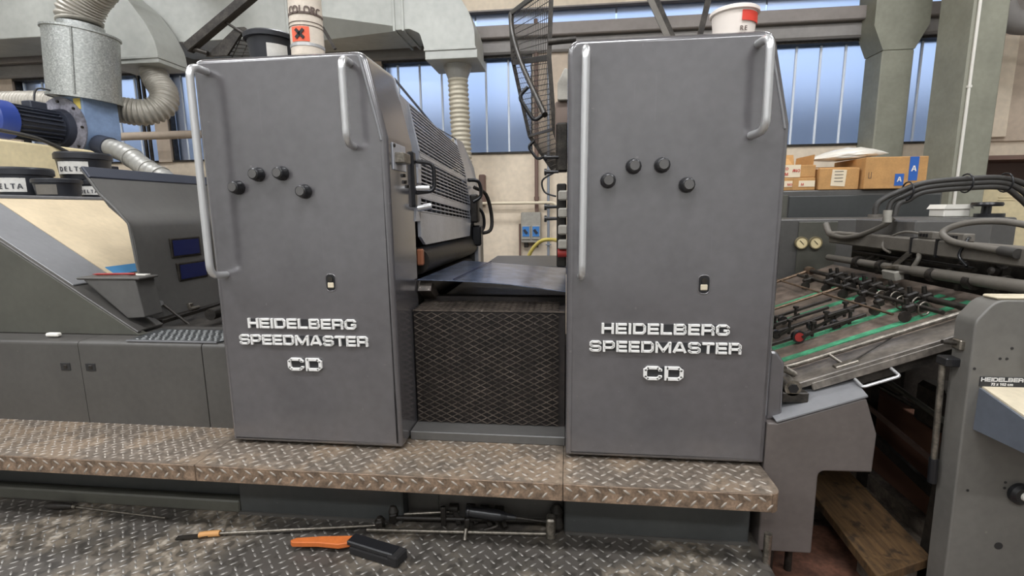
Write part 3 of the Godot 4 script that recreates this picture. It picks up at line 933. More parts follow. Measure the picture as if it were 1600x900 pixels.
	part(g, "arm", MB.new().tube(spline([fa[0] + Vector3(0.01, 0, 0.02), Vector3(1.07, 1.95, -1.2), Vector3(1.14, 1.72, -1.0), Vector3(1.285, 1.37, -0.55)], 6), 0.014, 8), M.dark_steel)
	for s in 3:
		var wires := MB.new()
		for k in range(1, 26):
			var u := k / 26.0
			wires.bar(fa[s].lerp(ne[s], u), fa[s + 1].lerp(ne[s + 1], u), 0.0028, 0.0028)
		var cnt: int = [9, 14, 8][s]
		for k in range(1, cnt):
			var u := float(k) / cnt
			wires.bar(fa[s].lerp(fa[s + 1], u), ne[s].lerp(ne[s + 1], u), 0.0028, 0.0028)
		var wp := part(g, "wire_mesh", wires, M.dark_steel)
		wp.set_meta("kind", "stuff")
	part(g, "handle", MB.new().tube(bent([Vector3(1.282, 1.385, -0.6), Vector3(1.234, 1.350, -0.6), Vector3(1.160, 1.465, -0.6), Vector3(1.205, 1.505, -0.6)], 0.04), 0.009, 8), M.black)
	part(g, "handle", MB.new().tube(bent([Vector3(1.253, 1.266, -1.3), Vector3(1.206, 1.245, -1.3), Vector3(1.148, 1.325, -1.3), Vector3(1.185, 1.356, -1.3)], 0.035), 0.009, 8), M.black)
	part(g, "strut", MB.new().cyl(Vector3(1.31, 1.60, -0.3), Vector3(1.42, 1.605, -0.3), 0.012), M.dark_steel)

# ---------------------------------------------------------------- between the towers
func between_towers() -> void:
	var t := thing("mesh_step", "black expanded metal step box between the two printing towers", "step box", Vector3(1.05, -0.01, -0.25))
	part(t, "plinth", MB.new().bx(0.737, 1.387, -0.01, 0.028, -0.34, -0.10, 0.003), M.guard_grey)
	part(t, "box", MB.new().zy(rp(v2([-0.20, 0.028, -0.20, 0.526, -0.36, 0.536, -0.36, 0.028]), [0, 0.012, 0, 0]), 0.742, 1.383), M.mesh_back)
	var seg := MB.new().box(Vector3.ZERO, Vector3(1, 1, 1))
	var xf := []
	var dx := 0.0255; var dy := 0.0132
	var nx := int(0.636 / dx); var ny := int(0.498 / dy)
	for j in ny + 1:
		for i in nx:
			var up := (i + j) % 2 == 0
			var a := Vector3(0.745 + i * dx, 0.032 + (j + (0.0 if up else 1.0)) * dy, -0.193)
			var b := Vector3(0.745 + (i + 1) * dx, 0.032 + (j + (1.0 if up else 0.0)) * dy, -0.193)
			if a.y > 0.528 or b.y > 0.528: continue
			xf.append(seg_xf(a, b, 0.003, 0.005))
	for j in 12:
		for i in nx:
			var up := (i + j) % 2 == 0
			var za := -0.197 - (j + (0.0 if up else 1.0)) * dy
			var zb := -0.197 - (j + (1.0 if up else 0.0)) * dy
			xf.append(seg_xf(Vector3(0.745 + i * dx, 0.530 + (-0.197 - za) * 0.06, za), Vector3(0.745 + (i + 1) * dx, 0.530 + (-0.197 - zb) * 0.06, zb), 0.005, 0.004))
	copies(t, "expanded_mesh", seg, M.mesh_black, xf, "black expanded metal lattice flecked with white specks")
	part(t, "edge_strip", MB.new().bar(Vector3(0.742, 0.529, -0.195), Vector3(1.383, 0.529, -0.195), 0.006, 0.006), M.mesh_black)
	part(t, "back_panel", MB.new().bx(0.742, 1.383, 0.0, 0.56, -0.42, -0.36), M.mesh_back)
	var u := thing("transfer_cover", "dark ribbed cover sloping up under the blue sheet", "cover", Vector3(1.05, 0.3, -0.9))
	part(u, "side_flange", MB.new().zy(PackedVector2Array(v2([-0.30, 0.64, -0.42, 0.55, -0.38, 0.535, -0.27, 0.60])), 0.742, 0.80), M.mesh_black)
	part(u, "well", MB.new().bx(0.742, 1.383, -0.02, 0.50, -1.60, -0.43), M.inside)
	part(u, "rear_plate", MB.new().bx(0.86, 1.40, 0.55, 0.60, -1.9, -1.2, 0.004), M.guard_grey)
	var s := thing("metal_sheet", "bluish thin metal sheet lying tilted over the gap between the towers", "sheet", Vector3(1.05, 0.6, -0.6))
	var g := []
	for i in 7:
		var row := []
		for j in 9:
			var a := i / 6.0; var b := j / 8.0
			var p := Vector3(0.742, 0.648, -0.27).lerp(Vector3(1.384, 0.600, -0.27), b).lerp(Vector3(0.790, 0.652, -1.03).lerp(Vector3(1.384, 0.624, -0.90), b), a)
			p.y += 0.012 * sin(b * PI) * (1 - a)
			row.append(p)
		g.append(row)
	part(s, "sheet", MB.new().sheet(g, 0.003), M.blue_sheet)
	part(s, "fold", MB.new().bar(Vector3(0.90, 0.650, -0.28), Vector3(0.955, 0.652, -1.0), 0.004, 0.003), M.navy)

func seg_xf(a: Vector3, b: Vector3, w: float, h: float) -> Transform3D:
	var zd := (b - a).normalized()
	var up := Vector3.BACK if abs(zd.z) < 0.3 else Vector3.UP
	if abs(zd.y) < 0.08: up = Vector3.UP
	var xd := up.cross(zd).normalized()
	return Transform3D(Basis(xd * w, zd.cross(xd) * h, zd * a.distance_to(b)), (a + b) / 2)

# ---------------------------------------------------------------- delivery end of the press
func slope_y(x: float) -> float:
	return 0.817 - 0.657 * (x + 1.273)

func delivery() -> void:
	var b := thing("delivery_plinth", "grey low machine base with rounded panels beside the printing tower", "machine base", Vector3(-1.0, -0.01, -0.5))
	for r in [[-3.2, -0.815], [-0.812, -0.208], [-0.203, -0.002]]:
		part(b, "panel", MB.new().zy(rp(v2([-0.135, -0.01, -0.135, 0.378, -0.42, 0.384, -0.42, -0.01]), [0, 0.02, 0, 0]), r[0], r[1]), M.base)
	part(b, "core", MB.new().bx(-3.2, 0.02, -0.01, 0.37, -1.6, -0.43), M.inside)
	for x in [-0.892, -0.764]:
		var rc := part(b, "latch_recess_shade", MB.new().bx(x - 0.025, x + 0.025, 0.241, 0.277, -0.14, -0.1325, 0.001), M.recess_shade)  # flat dark plate, the shade of a latch recess put into its colour
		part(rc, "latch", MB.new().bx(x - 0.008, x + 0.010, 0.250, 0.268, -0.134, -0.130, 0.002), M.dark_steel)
	var tp := part(b, "tread_strip", MB.new().xz(PackedVector2Array(v2([-0.575, -0.155, -0.135, -0.155, -0.02, -0.36, -0.60, -0.36])), 0.380, 0.386), mat(srgb(60, 62, 62), 0.45))
	var xf := []
	for i in 17:
		for j in 8:
			var p := Vector3(-0.55 + i * 0.032 + (0.016 if j % 2 else 0.0), 0.386, -0.175 - j * 0.023)
			if p.x > -0.03 - (0.36 + p.z) * 0.5: continue
			xf.append(Transform3D(Basis(Vector3.UP, deg_to_rad(30.0 if (i + j) % 2 else -30.0)) * Basis.from_scale(Vector3(0.8, 0.6, 1.0)), p))
	copies(tp, "tread_pattern", lug_mesh(0.030, 0.0095, 0.003), mat(srgb(196, 198, 198), 0.35, 0.5), xf)
	part(b, "edge_bar", MB.new().bar(Vector3(-0.58, 0.384, -0.150), Vector3(-0.14, 0.384, -0.150), 0.008, 0.006), M.light_paint)
	single("eraser_block", "small white block lying on the machine base ledge", "block", Vector3(-1.0, 0.384, -0.19), MB.new().bx(-1.03, -0.965, 0.384, 0.402, -0.205, -0.18, 0.005), M.white_paint)

	var d := thing("delivery_hood", "dark grey delivery housing with a sloping cream panel", "delivery unit", Vector3(-1.8, 0.38, -0.8))
	part(d, "side_panel", MB.new().xy(PackedVector2Array(v2([-3.4, 0.384, -0.60, 0.384, -0.615, 0.384 + 0.002, -1.63, 1.052, -3.4, 1.052])), -0.29, -0.25, 0.003), M.olive)
	part(d, "edge_strip", MB.new().bar(Vector3(-0.62, slope_y(-0.62) + 0.006, -0.262), Vector3(-1.63, slope_y(-1.63) + 0.006, -0.262), 0.022, 0.012, Vector3.UP, 0.003), M.base)
	var n := Vector3(0.657, 1, 0).normalized()
	var strip := MB.new()
	var g := func(x: float, z: float, h: float) -> Vector3: return Vector3(x, slope_y(x), z) + n * h
	strip.bar((g.call(-0.954, -0.385, 0.004)), (g.call(-1.64, -0.385, 0.004)), 0.222, 0.012, n, 0.003)
	part(d, "grey_strip", strip, M.light_paint)
	part(d, "lower_strip", MB.new().bar(g.call(-0.63, -0.34, 0.0), g.call(-0.95, -0.34, 0.0), 0.14, 0.012, n, 0.002), M.base)
	part(d, "cream_panel", MB.new().bar(g.call(-0.90, -1.02, 0.0), g.call(-1.60, -1.02, 0.0), 1.03, 0.010, n), M.ply)
	part(d, "ridge", MB.new().bx(-3.4, -1.605, 1.035, 1.056, -1.9, -0.25, 0.004), M.light_paint)
	part(d, "inner", MB.new().xy(PackedVector2Array(v2([-3.4, 0.39, -1.03, 0.39, -1.03, 0.60, -1.66, 1.02, -3.4, 1.02])), -1.6, -0.30), M.inside)
	part(d, "tray", MB.new().xy(rp(v2([-0.905, 0.645, -0.625, 0.640, -0.60, 0.46, -0.69, 0.455]), 0.008), -0.385, -0.28, 0.005), M.guard_grey)
	part(d, "tray_lid", MB.new().bx(-0.93, -0.60, 0.640, 0.652, -0.39, -0.275, 0.004), M.base)
	single("red_pencil", "red pencil lying on the grey tray", "pencil", Vector3(-0.80, 0.652, -0.34), MB.new().cyl(Vector3(-0.87, 0.660, -0.33), Vector3(-0.69, 0.660, -0.35), 0.006, -1, 6).cyl(Vector3(-0.87, 0.660, -0.33), Vector3(-0.895, 0.660, -0.328), 0.006, 0.001, 6), M.red_dark)
	single("paper_strip", "white paper strip lying beside the red pencil", "paper", Vector3(-0.72, 0.652, -0.45), MB.new().bx(-0.84, -0.64, 0.652, 0.656, -0.385, -0.355), M.white_paint)
	single("blue_card", "blue card leaning on the cream sloping panel", "card", Vector3(-0.96, 0.63, -0.75), MB.new().bar(g.call(-1.01, -0.53, 0.008), g.call(-1.01, -0.95, 0.008), 0.07, 0.004, n), M.blue_card)

	# big curved guard folded up beside the tower
	var prof := v2([-0.952, 1.172, -0.905, 1.105, -0.870, 1.050, -0.825, 0.985, -0.780, 0.945, -0.745, 0.912, -0.731, 0.880, -0.722, 0.80, -0.718, 0.70, -0.708, 0.60, -0.695, 0.50, -0.677, 0.42])
	var rows := []
	for i in prof.size():
		var row := []
		for j in 9: row.append(Vector3(prof[i].x, prof[i].y, -0.40 - 1.25 * j / 8.0))
		rows.append(row)
	var c := part(d, "curved_guard", MB.new().sheet(rows, 0.014), M.guard_grey, "dark curved guard plate with two blue windows")
	part(c, "lip", MB.new().bar(Vector3(-0.930, 1.146, -0.395), Vector3(-0.930, 1.146, -1.65), 0.022, 0.065, Vector3(-0.55, 0.83, 0), 0.004), M.motor_dark)
	part(c, "end_rib", MB.new().tube([Vector3(-0.95, 1.17, -0.40), Vector3(-0.87, 1.045, -0.40), Vector3(-0.80, 0.975, -0.40), Vector3(-0.735, 0.90, -0.40), Vector3(-0.72, 0.70, -0.40), Vector3(-0.68, 0.42, -0.40)], 0.007, 6), M.guard_grey)
	for k in [[0.709, 0.816, -0.605, -0.818, -0.7195], [0.580, 0.682, -0.622, -0.836, -0.708]]:
		var w := part(c, "window_frame", MB.new().bx(k[4] - 0.012, k[4] + 0.014, k[0], k[1], k[3], k[2], 0.004), M.dark_steel)
		part(c, "pane", MB.new().bx(k[4] + 0.012, k[4] + 0.016, k[0] + 0.012, k[1] - 0.012, k[3] + 0.014, k[2] - 0.014), M.navy)
	part(c, "stay", MB.new().cyl(Vector3(-0.69, 0.50, -0.47), Vector3(-0.52, 0.34, -0.50), 0.007), M.dark_steel)
	part(c, "stay_knob", MB.new().cyl(Vector3(-0.695, 0.495, -0.465), Vector3(-0.67, 0.495, -0.455), 0.014), M.chrome)
	part(c, "hinge", MB.new().bx(-0.69, -0.66, 0.40, 0.46, -0.66, -0.63, 0.004).cyl(Vector3(-0.65, 0.43, -0.62), Vector3(-0.65, 0.43, -0.68), 0.010), M.steel)
	part(c, "lower_edge", MB.new().bar(Vector3(-0.655, 0.405, -0.42), Vector3(-0.655, 0.43, -1.6), 0.03, 0.02, Vector3.UP, 0.003), M.black_oily)
	part(b, "well", MB.new().bx(-0.60, 0.0, 0.375, 0.379, -1.6, -0.38), M.inside)
	part(d, "cross_shaft", MB.new().cyl(Vector3(-0.40, 0.44, -0.45), Vector3(-0.40, 0.46, -1.55), 0.03), M.black_oily)
	part(d, "cross_shaft", MB.new().cyl(Vector3(-0.25, 0.50, -0.55), Vector3(-0.25, 0.50, -1.55), 0.04), M.black_oily)

	# cream cupboard on the delivery
	var k := thing("cream_cabinet", "cream painted housing with a rounded top corner behind the ink buckets", "cabinet", Vector3(-2.9, 1.05, -1.4))
	part(k, "body", MB.new().zy(rp(v2([-0.6, 1.056, -0.6, 1.462, -1.92, 1.462, -2.03, 1.36, -2.03, 1.056]), [0, 0, 0.12, 0.04, 0]), -3.5, -2.44, 0.02), M.cream_cab)
	part(k, "cable", MB.new().tube(spline([Vector3(-2.60, 1.64, -1.0), Vector3(-2.55, 1.55, -1.2), Vector3(-2.46, 1.50, -1.5), Vector3(-2.42, 1.40, -1.72), Vector3(-2.42, 1.35, -1.8)], 6), 0.014, 8), M.rubber)
	# ink buckets on the ridge
	var bs := [[-2.075, -1.05, 0.155, 1.057, 0.185, "black ink bucket with a printed label on the delivery ridge", true], [-1.80, -1.02, 0.125, 1.057, 0.112, "scuffed dark tub with a smeared side between the ink buckets", false],
		[-1.885, -1.36, 0.105, 1.057, 0.125, "small labelled ink bucket carrying another bucket", true], [-1.955, -1.36, 0.160, 1.184, 0.180, "lidded black ink bucket standing on a smaller bucket", true]]
	for q in bs:
		var t := thing("ink_bucket", q[5], "bucket", Vector3(q[0], q[3], q[1]), "ink buckets on the delivery ridge")
		var o := Vector3(q[0], q[3], q[1])
		var r: float = q[2]; var h: float = q[4]
		part(t, "tub", MB.new().lathe(o, Vector3.UP, [Vector2(0, 0), Vector2(r * 0.84, 0), Vector2(r * 0.95, h * 0.86), Vector2(0, h * 0.86)], 24), M.bucket)
		part(t, "lid", MB.new().lathe(o, Vector3.UP, [Vector2(r * 0.95, h * 0.74), Vector2(r, h * 0.76), Vector2(r, h * 0.94), Vector2(r * 0.95, h), Vector2(r * 0.85, h), Vector2(r * 0.82, h * 0.96), Vector2(0, h * 0.96)], 24), M.bucket)
		if q[6]:
			var lab := bent_label(o, r * 0.915, h * 0.18, h * 0.64, -0.35, 0.95)
			var lp := part(t, "label", lab, M.label)
			bent_text(lp, "DELTA", o, r * 0.925, h * 0.36, 0.3, h * 0.17, M.label_dark)
		else:
			part(t, "smear", bent_label(o, r * 0.92, h * 0.12, h * 0.66, -0.2, 0.8), M.hose_grey)

# a label bent round a vertical cylinder: angles run from the z axis towards x
func bent_label(o: Vector3, r: float, y0: float, y1: float, a0: float, a1: float) -> MB:
	var g := []
	for i in 2:
		var row := []
		for j in 13:
			var a := lerpf(a0, a1, j / 12.0)
			row.append(o + Vector3(sin(a) * r, y0 if i == 0 else y1, cos(a) * r))
		g.append(row)
	return MB.new().sheet(g, 0.002)

func bent_text(parent: Node3D, s: String, o: Vector3, r: float, y: float, a: float, cap: float, m: Material, step := 0.82) -> void:
	var n := s.length()
	for i in n:
		var an := a + (i - (n - 1) / 2.0) * cap * step * 1.25 / r
		text(parent, "printed_letter", s[i], o + Vector3(sin(an) * (r + 0.002), y, cos(an) * (r + 0.002)), Basis(Vector3.UP, an), cap, m)

# ---------------------------------------------------------------- ducts and fan
func ventilation() -> void:
	var f := thing("extractor_fan", "blue centrifugal extractor fan with a dark finned motor", "fan", Vector3(-2.8, 1.35, -2.3))
	var ax := Vector3(-0.08, 0, 1.0).normalized()
	var sd := Vector3.UP.cross(ax).normalized()
	var cv := Vector3(-3.03, 1.70, -2.37)
	var sc := PackedVector2Array()
	for i in 40:
		var a := TAU * i / 40.0
		sc.append(Vector2(cos(a), sin(a)) * 0.25)
	part(f, "volute", MB.new().prism(cv - ax * 0.17, sd, Vector3.UP, sc, ax * 0.31), M.blue_paint)
	part(f, "face_plate", MB.new().cyl(cv + ax * 0.14, cv + ax * 0.150, 0.262, -1, 32), M.blue_grey)
	for i in 8:
		var a := TAU * i / 8.0
		var p := cv + ax * 0.15 + (sd * cos(a) + Vector3.UP * sin(a)) * 0.225
		part(f, "bolt", MB.new().cyl(p, p + ax * 0.012, 0.012, -1, 6), M.dark_steel)
	part(f, "outlet_neck", MB.new().box(cv + sd * 0.10 - ax * 0.015 + Vector3(0, 0.13, 0), Vector3(0.30, 0.27, 0.309), Basis(sd, Vector3.UP, sd.cross(Vector3.UP))), M.blue_paint)
	part(f, "rating_plate", MB.new().box(cv + Vector3(0.0, 0.20, 0) + ax * 0.142 + sd * 0.19, Vector3(0.07, 0.09, 0.004), Basis(sd, Vector3.UP, sd.cross(Vector3.UP))), M.yellow)
	part(f, "motor_flange", MB.new().cyl(cv + ax * 0.15, cv + ax * 0.20, 0.165, 0.15, 24), M.motor_dark)
	part(f, "motor", MB.new().cyl(cv + ax * 0.20, cv + ax * 0.56, 0.115, -1, 24), M.motor_dark)
	for i in 22:
		var a := TAU * i / 22.0
		var dir := sd * cos(a) + Vector3.UP * sin(a)
		part(f, "cooling_fin", MB.new().bar(cv + ax * 0.22 + dir * 0.125, cv + ax * 0.54 + dir * 0.125, 0.006, 0.03, dir), M.motor_dark)
	part(f, "motor_end_cap", MB.new().lathe(cv + ax * 0.56, ax, [Vector2(0.15, 0), Vector2(0.15, 0.12), Vector2(0.12, 0.15), Vector2(0, 0.15)], 24), M.motor_blue)
	part(f, "terminal_box", MB.new().box(cv + ax * 0.34 + Vector3(0, 0.15, 0.0), Vector3(0.10, 0.07, 0.13), Basis(sd, Vector3.UP, sd.cross(Vector3.UP)), 0.008), M.motor_dark)
	part(f, "foot", MB.new().box(cv + Vector3(0, -0.36, 0), Vector3(0.4, 0.1, 0.3), Basis(sd, Vector3.UP, sd.cross(Vector3.UP)), 0.006), M.motor_dark)
	part(f, "stand", MB.new().bx(-3.3, -2.75, -0.6, 1.29, -2.6, -2.1, 0.01), M.guard_grey)
	part(f, "cable", MB.new().tube(spline([cv + ax * 0.34 + Vector3(0, 0.18, 0), cv + ax * 0.2 + Vector3(0, 0.30, 0.1), cv + Vector3(0.1, 0.27, 0.18)], 6), 0.008, 6), M.black)
	var s := thing("silencer_drum", "big galvanised steel drum silencer on top of the blue fan", "drum", Vector3(-2.83, 1.95, -2.3))
	var tilt := Vector3(0.10, 1, 0.0).normalized()
	var so := Vector3(-2.94, 1.966, -2.38)
	part(s, "drum", MB.new().lathe(so, tilt, [Vector2(0.0, 0), Vector2(0.262, 0.0), Vector2(0.268, 0.555), Vector2(0.0, 0.555)], 40), M.galv)
	part(s, "rim", MB.new().lathe(so, tilt, [Vector2(0.26, 0.55), Vector2(0.280, 0.55), Vector2(0.280, 0.566), Vector2(0.26, 0.566)], 40), M.galv)
	part(s, "rim", MB.new().lathe(so, tilt, [Vector2(0.255, -0.006), Vector2(0.270, -0.006), Vector2(0.270, 0.010), Vector2(0.255, 0.010)], 40), M.galv)
	part(s, "seam", MB.new().bar(so + Vector3(0.14, 0.0, 0.225), so + Vector3(0.145, 0, 0.228) + tilt * 0.55, 0.016, 0.012, Vector3.BACK), M.galv)
	part(s, "collar", MB.new().lathe(so + tilt * 0.56, tilt, [Vector2(0.165, 0), Vector2(0.165, 0.07)], 28), M.galv)
	rng.seed = 5
	single("flexible_duct", "crinkled foil duct rising from the galvanised drum", "duct", Vector3(-2.78, 2.55, -2.3), flex(spline([Vector3(-2.885, 2.60, -2.38), Vector3(-2.875, 2.68, -2.38), Vector3(-2.78, 2.82, -2.38), Vector3(-2.58, 2.98, -2.38), Vector3(-2.42, 3.16, -2.42), Vector3(-2.36, 3.32, -2.62), Vector3(-2.36, 3.38, -2.9), Vector3(-2.36, 3.38, -3.17)], 8), 0.15, 0.034, 0.020), M.foil)
	single("flexible_duct", "thick foil duct running level into the drum above the fan motor", "duct", Vector3(-3.9, 1.98, -2.6), flex(spline([Vector3(-4.6, 2.0, -2.55), Vector3(-3.9, 2.0, -2.55), Vector3(-3.4, 1.98, -2.55), Vector3(-3.1, 1.97, -2.66)], 8), 0.10, 0.034, 0.018), M.foil)
	single("flexible_duct", "curved foil duct hanging from the white hood to the drum", "duct", Vector3(-2.7, 1.9, -2.9), flex(spline([Vector3(-2.78, 2.42, -3.0), Vector3(-2.74, 2.28, -2.98), Vector3(-2.62, 2.14, -2.92), Vector3(-2.60, 2.0, -2.85), Vector3(-2.72, 1.92, -2.75), Vector3(-2.95, 1.95, -2.66)], 8), 0.105, 0.036, 0.020), M.foil)
	var hs := thing("spiral_hose", "grey banded hose leading from the fan inlet down behind the guard", "hose", Vector3(-2.3, 1.2, -2.1))
	var hp := spline([Vector3(-2.70, 1.54, -2.3), Vector3(-2.48, 1.47, -2.25), Vector3(-2.2, 1.32, -2.15), Vector3(-2.02, 1.24, -2.1), Vector3(-1.90, 1.12, -2.05), Vector3(-1.88, 0.9, -2.0)], 8)
	part(hs, "hose", flex(hp, 0.078, 0.06, 0.005), M.spiral)
	part(hs, "inlet_collar", MB.new().cyl(Vector3(-2.79, 1.56, -2.32), Vector3(-2.66, 1.53, -2.29), 0.092, -1, 20), M.motor_dark)
	for i in [10, 16, 22, 27]:
		part(hs, "band", MB.new().tube([hp[i], hp[i].lerp(hp[i + 1], 0.6)], 0.089, 20), M.spiral)
	# white sheet-metal ducts
	var d := thing("main_air_duct", "large white sheet metal air duct running along the windows", "duct", Vector3(-2.5, 2.7, -3.45))
	part(d, "section", MB.new().bx(-7.4, -3.35, 2.83, 3.7, -3.75, -3.2, 0.006), M.white_duct)
	part(d, "section", MB.new().xy(PackedVector2Array(v2([-3.33, 2.83, -2.9, 2.70, -1.42, 2.70, -1.42, 3.7, -3.33, 3.7])), -3.75, -3.2, 0.006), M.white_duct)
	var wd := MB.new()
	wd.xy(PackedVector2Array(v2([-1.40, 2.93, -0.32, 2.74, -0.32, 3.7, -1.40, 3.7])), -3.75, -3.2)
	wd.quad(Vector3(-1.40, 2.93, -3.2), Vector3(-0.32, 2.74, -3.2), Vector3(-0.32, 2.705, -3.24), Vector3(-1.40, 2.705, -3.42), Vector3(0, -1, 1))
	wd.quad(Vector3(-1.40, 2.705, -3.42), Vector3(-0.32, 2.705, -3.24), Vector3(-0.32, 2.705, -3.75), Vector3(-1.40, 2.705, -3.75), Vector3.DOWN)
	part(d, "section", wd, M.white_duct)
	for x in [-3.34, -1.41, -0.31, -0.22]:
		part(d, "flange", MB.new().bx(x - 0.012, x + 0.012, 2.685, 3.72, -3.77, -3.18, 0.003), M.white_duct)
	part(d, "elbow", MB.new().xy(rp(v2([-0.31, 2.70, -0.16, 2.705, -0.06, 2.66, -0.015, 2.51, 0.49, 2.51, 0.485, 2.68, 0.43, 2.84, 0.33, 3.0, 0.1, 3.2, -0.31, 3.35]), [0, 0.05, 0.05, 0, 0, 0.3, 0.3, 0.3, 0.3, 0]), -3.70, -3.20, 0.004), M.white_duct)
	part(d, "flange", MB.new().bx(-0.02, 0.50, 2.490, 2.512, -3.72, -3.18, 0.003), M.white_duct)
	part(d, "hood_base", MB.new().bx(-0.01, 0.51, 2.41, 2.490, -3.71, -3.19, 0.004), M.white_duct)
	part(d, "adapter", MB.new().lathe(Vector3(0.255, 2.41, -3.45), Vector3.DOWN, [Vector2(0.145, 0), Vector2(0.14, 0.03), Vector2(0.10, 0.13)], 24), M.spiral)
	single("flexible_duct", "ribbed cream foil pipe hanging straight down from the white hood", "duct", Vector3(0.27, 1.3, -3.45), flex([Vector3(0.255, 2.29, -3.45), Vector3(0.265, 1.9, -3.45), Vector3(0.285, 1.2, -3.45)], 0.090, 0.045, 0.016), M.foil_cream)
	var h := thing("branch_duct", "white curved branch duct hood above the galvanised drum", "duct", Vector3(-2.9, 2.4, -3.05))
	part(h, "elbow", MB.new().xy(rp(v2([-3.12, 2.45, -2.535, 2.45, -2.55, 2.58, -2.63, 2.75, -2.77, 2.95, -3.0, 3.15, -3.4, 3.3, -3.4, 2.85, -3.2, 2.75]), [0, 0, 0.3, 0.3, 0.3, 0.3, 0, 0, 0.1]), -3.17, -2.80, 0.004), M.white_duct)
	part(h, "flange", MB.new().bx(-3.13, -2.52, 2.425, 2.452, -3.175, -2.78, 0.003), M.white_duct)
	part(h, "base", MB.new().bx(-3.12, -2.53, 2.385, 2.425, -3.17, -2.79, 0.004), M.white_duct)

# ---------------------------------------------------------------- fittings on and near the back wall
func wall_fittings() -> void:
	var s := thing("switch_box", "grey double switch box with blue covers on the cream wall", "switch box", Vector3(0.965, 0.51, -3.93))
	part(s, "housing", MB.new().bx(0.855, 1.085, 0.56, 0.915, -4.0, -3.90, 0.01), M.switch_grey)
	for i in 2:
		var x := 0.862 + i * 0.116
		var c := part(s, "cover", MB.new().bx(x, x + 0.102, 0.60, 0.76, -3.91, -3.885, 0.004), M.switch_grey)
		part(c, "window", MB.new().bx(x + 0.012, x + 0.09, 0.635, 0.75, -3.89, -3.88), M.switch_blue)
		part(c, "lever", MB.new().bar(Vector3(x + 0.03, 0.715, -3.876), Vector3(x + 0.065, 0.67, -3.876), 0.03, 0.012, Vector3.BACK), M.motor_dark)
		part(s, "gland", MB.new().cyl(Vector3(x + 0.05, 0.565, -3.94), Vector3(x + 0.05, 0.505, -3.94), 0.028), M.dark_steel)
	single("conduit", "brown conduit pipe leading down the wall to the switch box", "pipe", Vector3(1.03, 0.92, -3.95), MB.new().cyl(Vector3(1.035, 0.90, -3.95), Vector3(1.035, 3.0, -3.95), 0.022).cyl(Vector3(1.035, 1.05, -3.95), Vector3(1.035, 1.09, -3.95), 0.030), M.pipe_brown)
	single("conduit", "thin brown conduit on the other side of the switch box", "pipe", Vector3(0.835, 0.3, -3.96), MB.new().cyl(Vector3(0.835, 0.30, -3.96), Vector3(0.835, 0.78, -3.96), 0.012), M.pipe_brown)
	single("conduit", "grey steel pipe standing beside the brown conduit", "pipe", Vector3(1.17, 0.2, -3.93), MB.new().cyl(Vector3(1.172, 0.2, -3.93), Vector3(1.172, 2.6, -3.93), 0.016).cyl(Vector3(1.172, 0.53, -3.93), Vector3(1.172, 0.545, -3.93), 0.034), M.pipe_grey)
	single("handrail", "cream horizontal pipe rail before the cream wall", "rail", Vector3(0.8, 1.0, -3.85), MB.new().tube(bent([Vector3(-1.5, 1.022, -3.85), Vector3(1.24, 1.018, -3.85), Vector3(1.28, 0.95, -3.85)], 0.04), 0.018, 10), M.pipe_cream)
	single("wall_pipe", "beige pipe running level before the windows behind the fan", "pipe", Vector3(-3.0, 1.85, -3.6), MB.new().cyl(Vector3(-4.2, 1.845, -3.6), Vector3(-1.9, 1.845, -3.6), 0.045), M.beige_wall)
	single("yellow_hose", "yellow hose arching beside the switch box", "hose", Vector3(1.15, 0.4, -2.6), MB.new().tube(spline([Vector3(0.98, -0.60, -2.6), Vector3(0.98, 0.1, -2.6), Vector3(1.02, 0.40, -2.6), Vector3(1.06, 0.56, -2.6), Vector3(1.15, 0.66, -2.6), Vector3(1.25, 0.68, -2.55), Vector3(1.33, 0.68, -2.3)], 8), 0.017, 8), M.yellow)
	single("wall_bracket", "small brown box mounted on the wall beside the slatted guard", "box", Vector3(0.30, 1.3, -3.9), MB.new().bx(0.37, 0.44, 1.0, 1.35, -4.0, -3.9, 0.01), M.pipe_brown)
	for x in [-3.80, -3.74]:
		single("riser_pipe", "dark vertical riser pipe at the brown wall pier", "pipe", Vector3(x, 0.5, -3.9), MB.new().cyl(Vector3(x, 0.5, -3.92), Vector3(x, 2.6, -3.92), 0.02), M.dark_steel, "riser pipes at the wall pier")
	single("shelf_unit", "dark shelf running along the wall behind the steel column", "shelf", Vector3(5.3, 0.9, -3.8), MB.new().bx(4.75, 8.0, 1.36, 1.40, -4.0, -3.5).bx(4.75, 8.0, 1.12, 1.16, -4.0, -3.5).bx(4.75, 8.0, 1.12, 1.40, -4.0, -3.95), M.pipe_brown)
	single("beige_cabinet", "beige metal cabinet standing beyond the steel column", "cabinet", Vector3(5.6, 0.0, -3.4), MB.new().bx(5.22, 6.4, -0.6, 1.105, -3.9, -3.35, 0.01).bx(5.40, 5.55, 1.0, 1.008, -3.352, -3.345).bx(5.40, 5.55, 0.975, 0.983, -3.352, -3.345), M.cream_cab)
	single("wall_panel", "pale beige upright panel on the wall beyond the columns", "panel", Vector3(5.9, 1.6, -3.95), MB.new().bx(5.58, 5.85, 1.62, 2.6, -3.97, -3.93, 0.006), M.cream_wall)
	single("roof_pipe", "fat grey pipe running under the hall roof beside the column", "pipe", Vector3(5.5, 2.6, -3.5), MB.new().tube(spline([Vector3(5.35, 2.75, -3.55), Vector3(5.45, 2.62, -3.55), Vector3(5.7, 2.58, -3.55), Vector3(6.6, 2.58, -3.55)], 6), 0.10, 16), M.beam)

# ---------------------------------------------------------------- feeder end of the press
func by(x: float) -> float:           # height of the sloping feed board
	return 0.32 + 0.374 * (x - 2.36)

func on(x: float, z: float, h := 0.0) -> Vector3:
	return Vector3(x, by(x), z) + Vector3(-0.35, 0.937, 0) * h

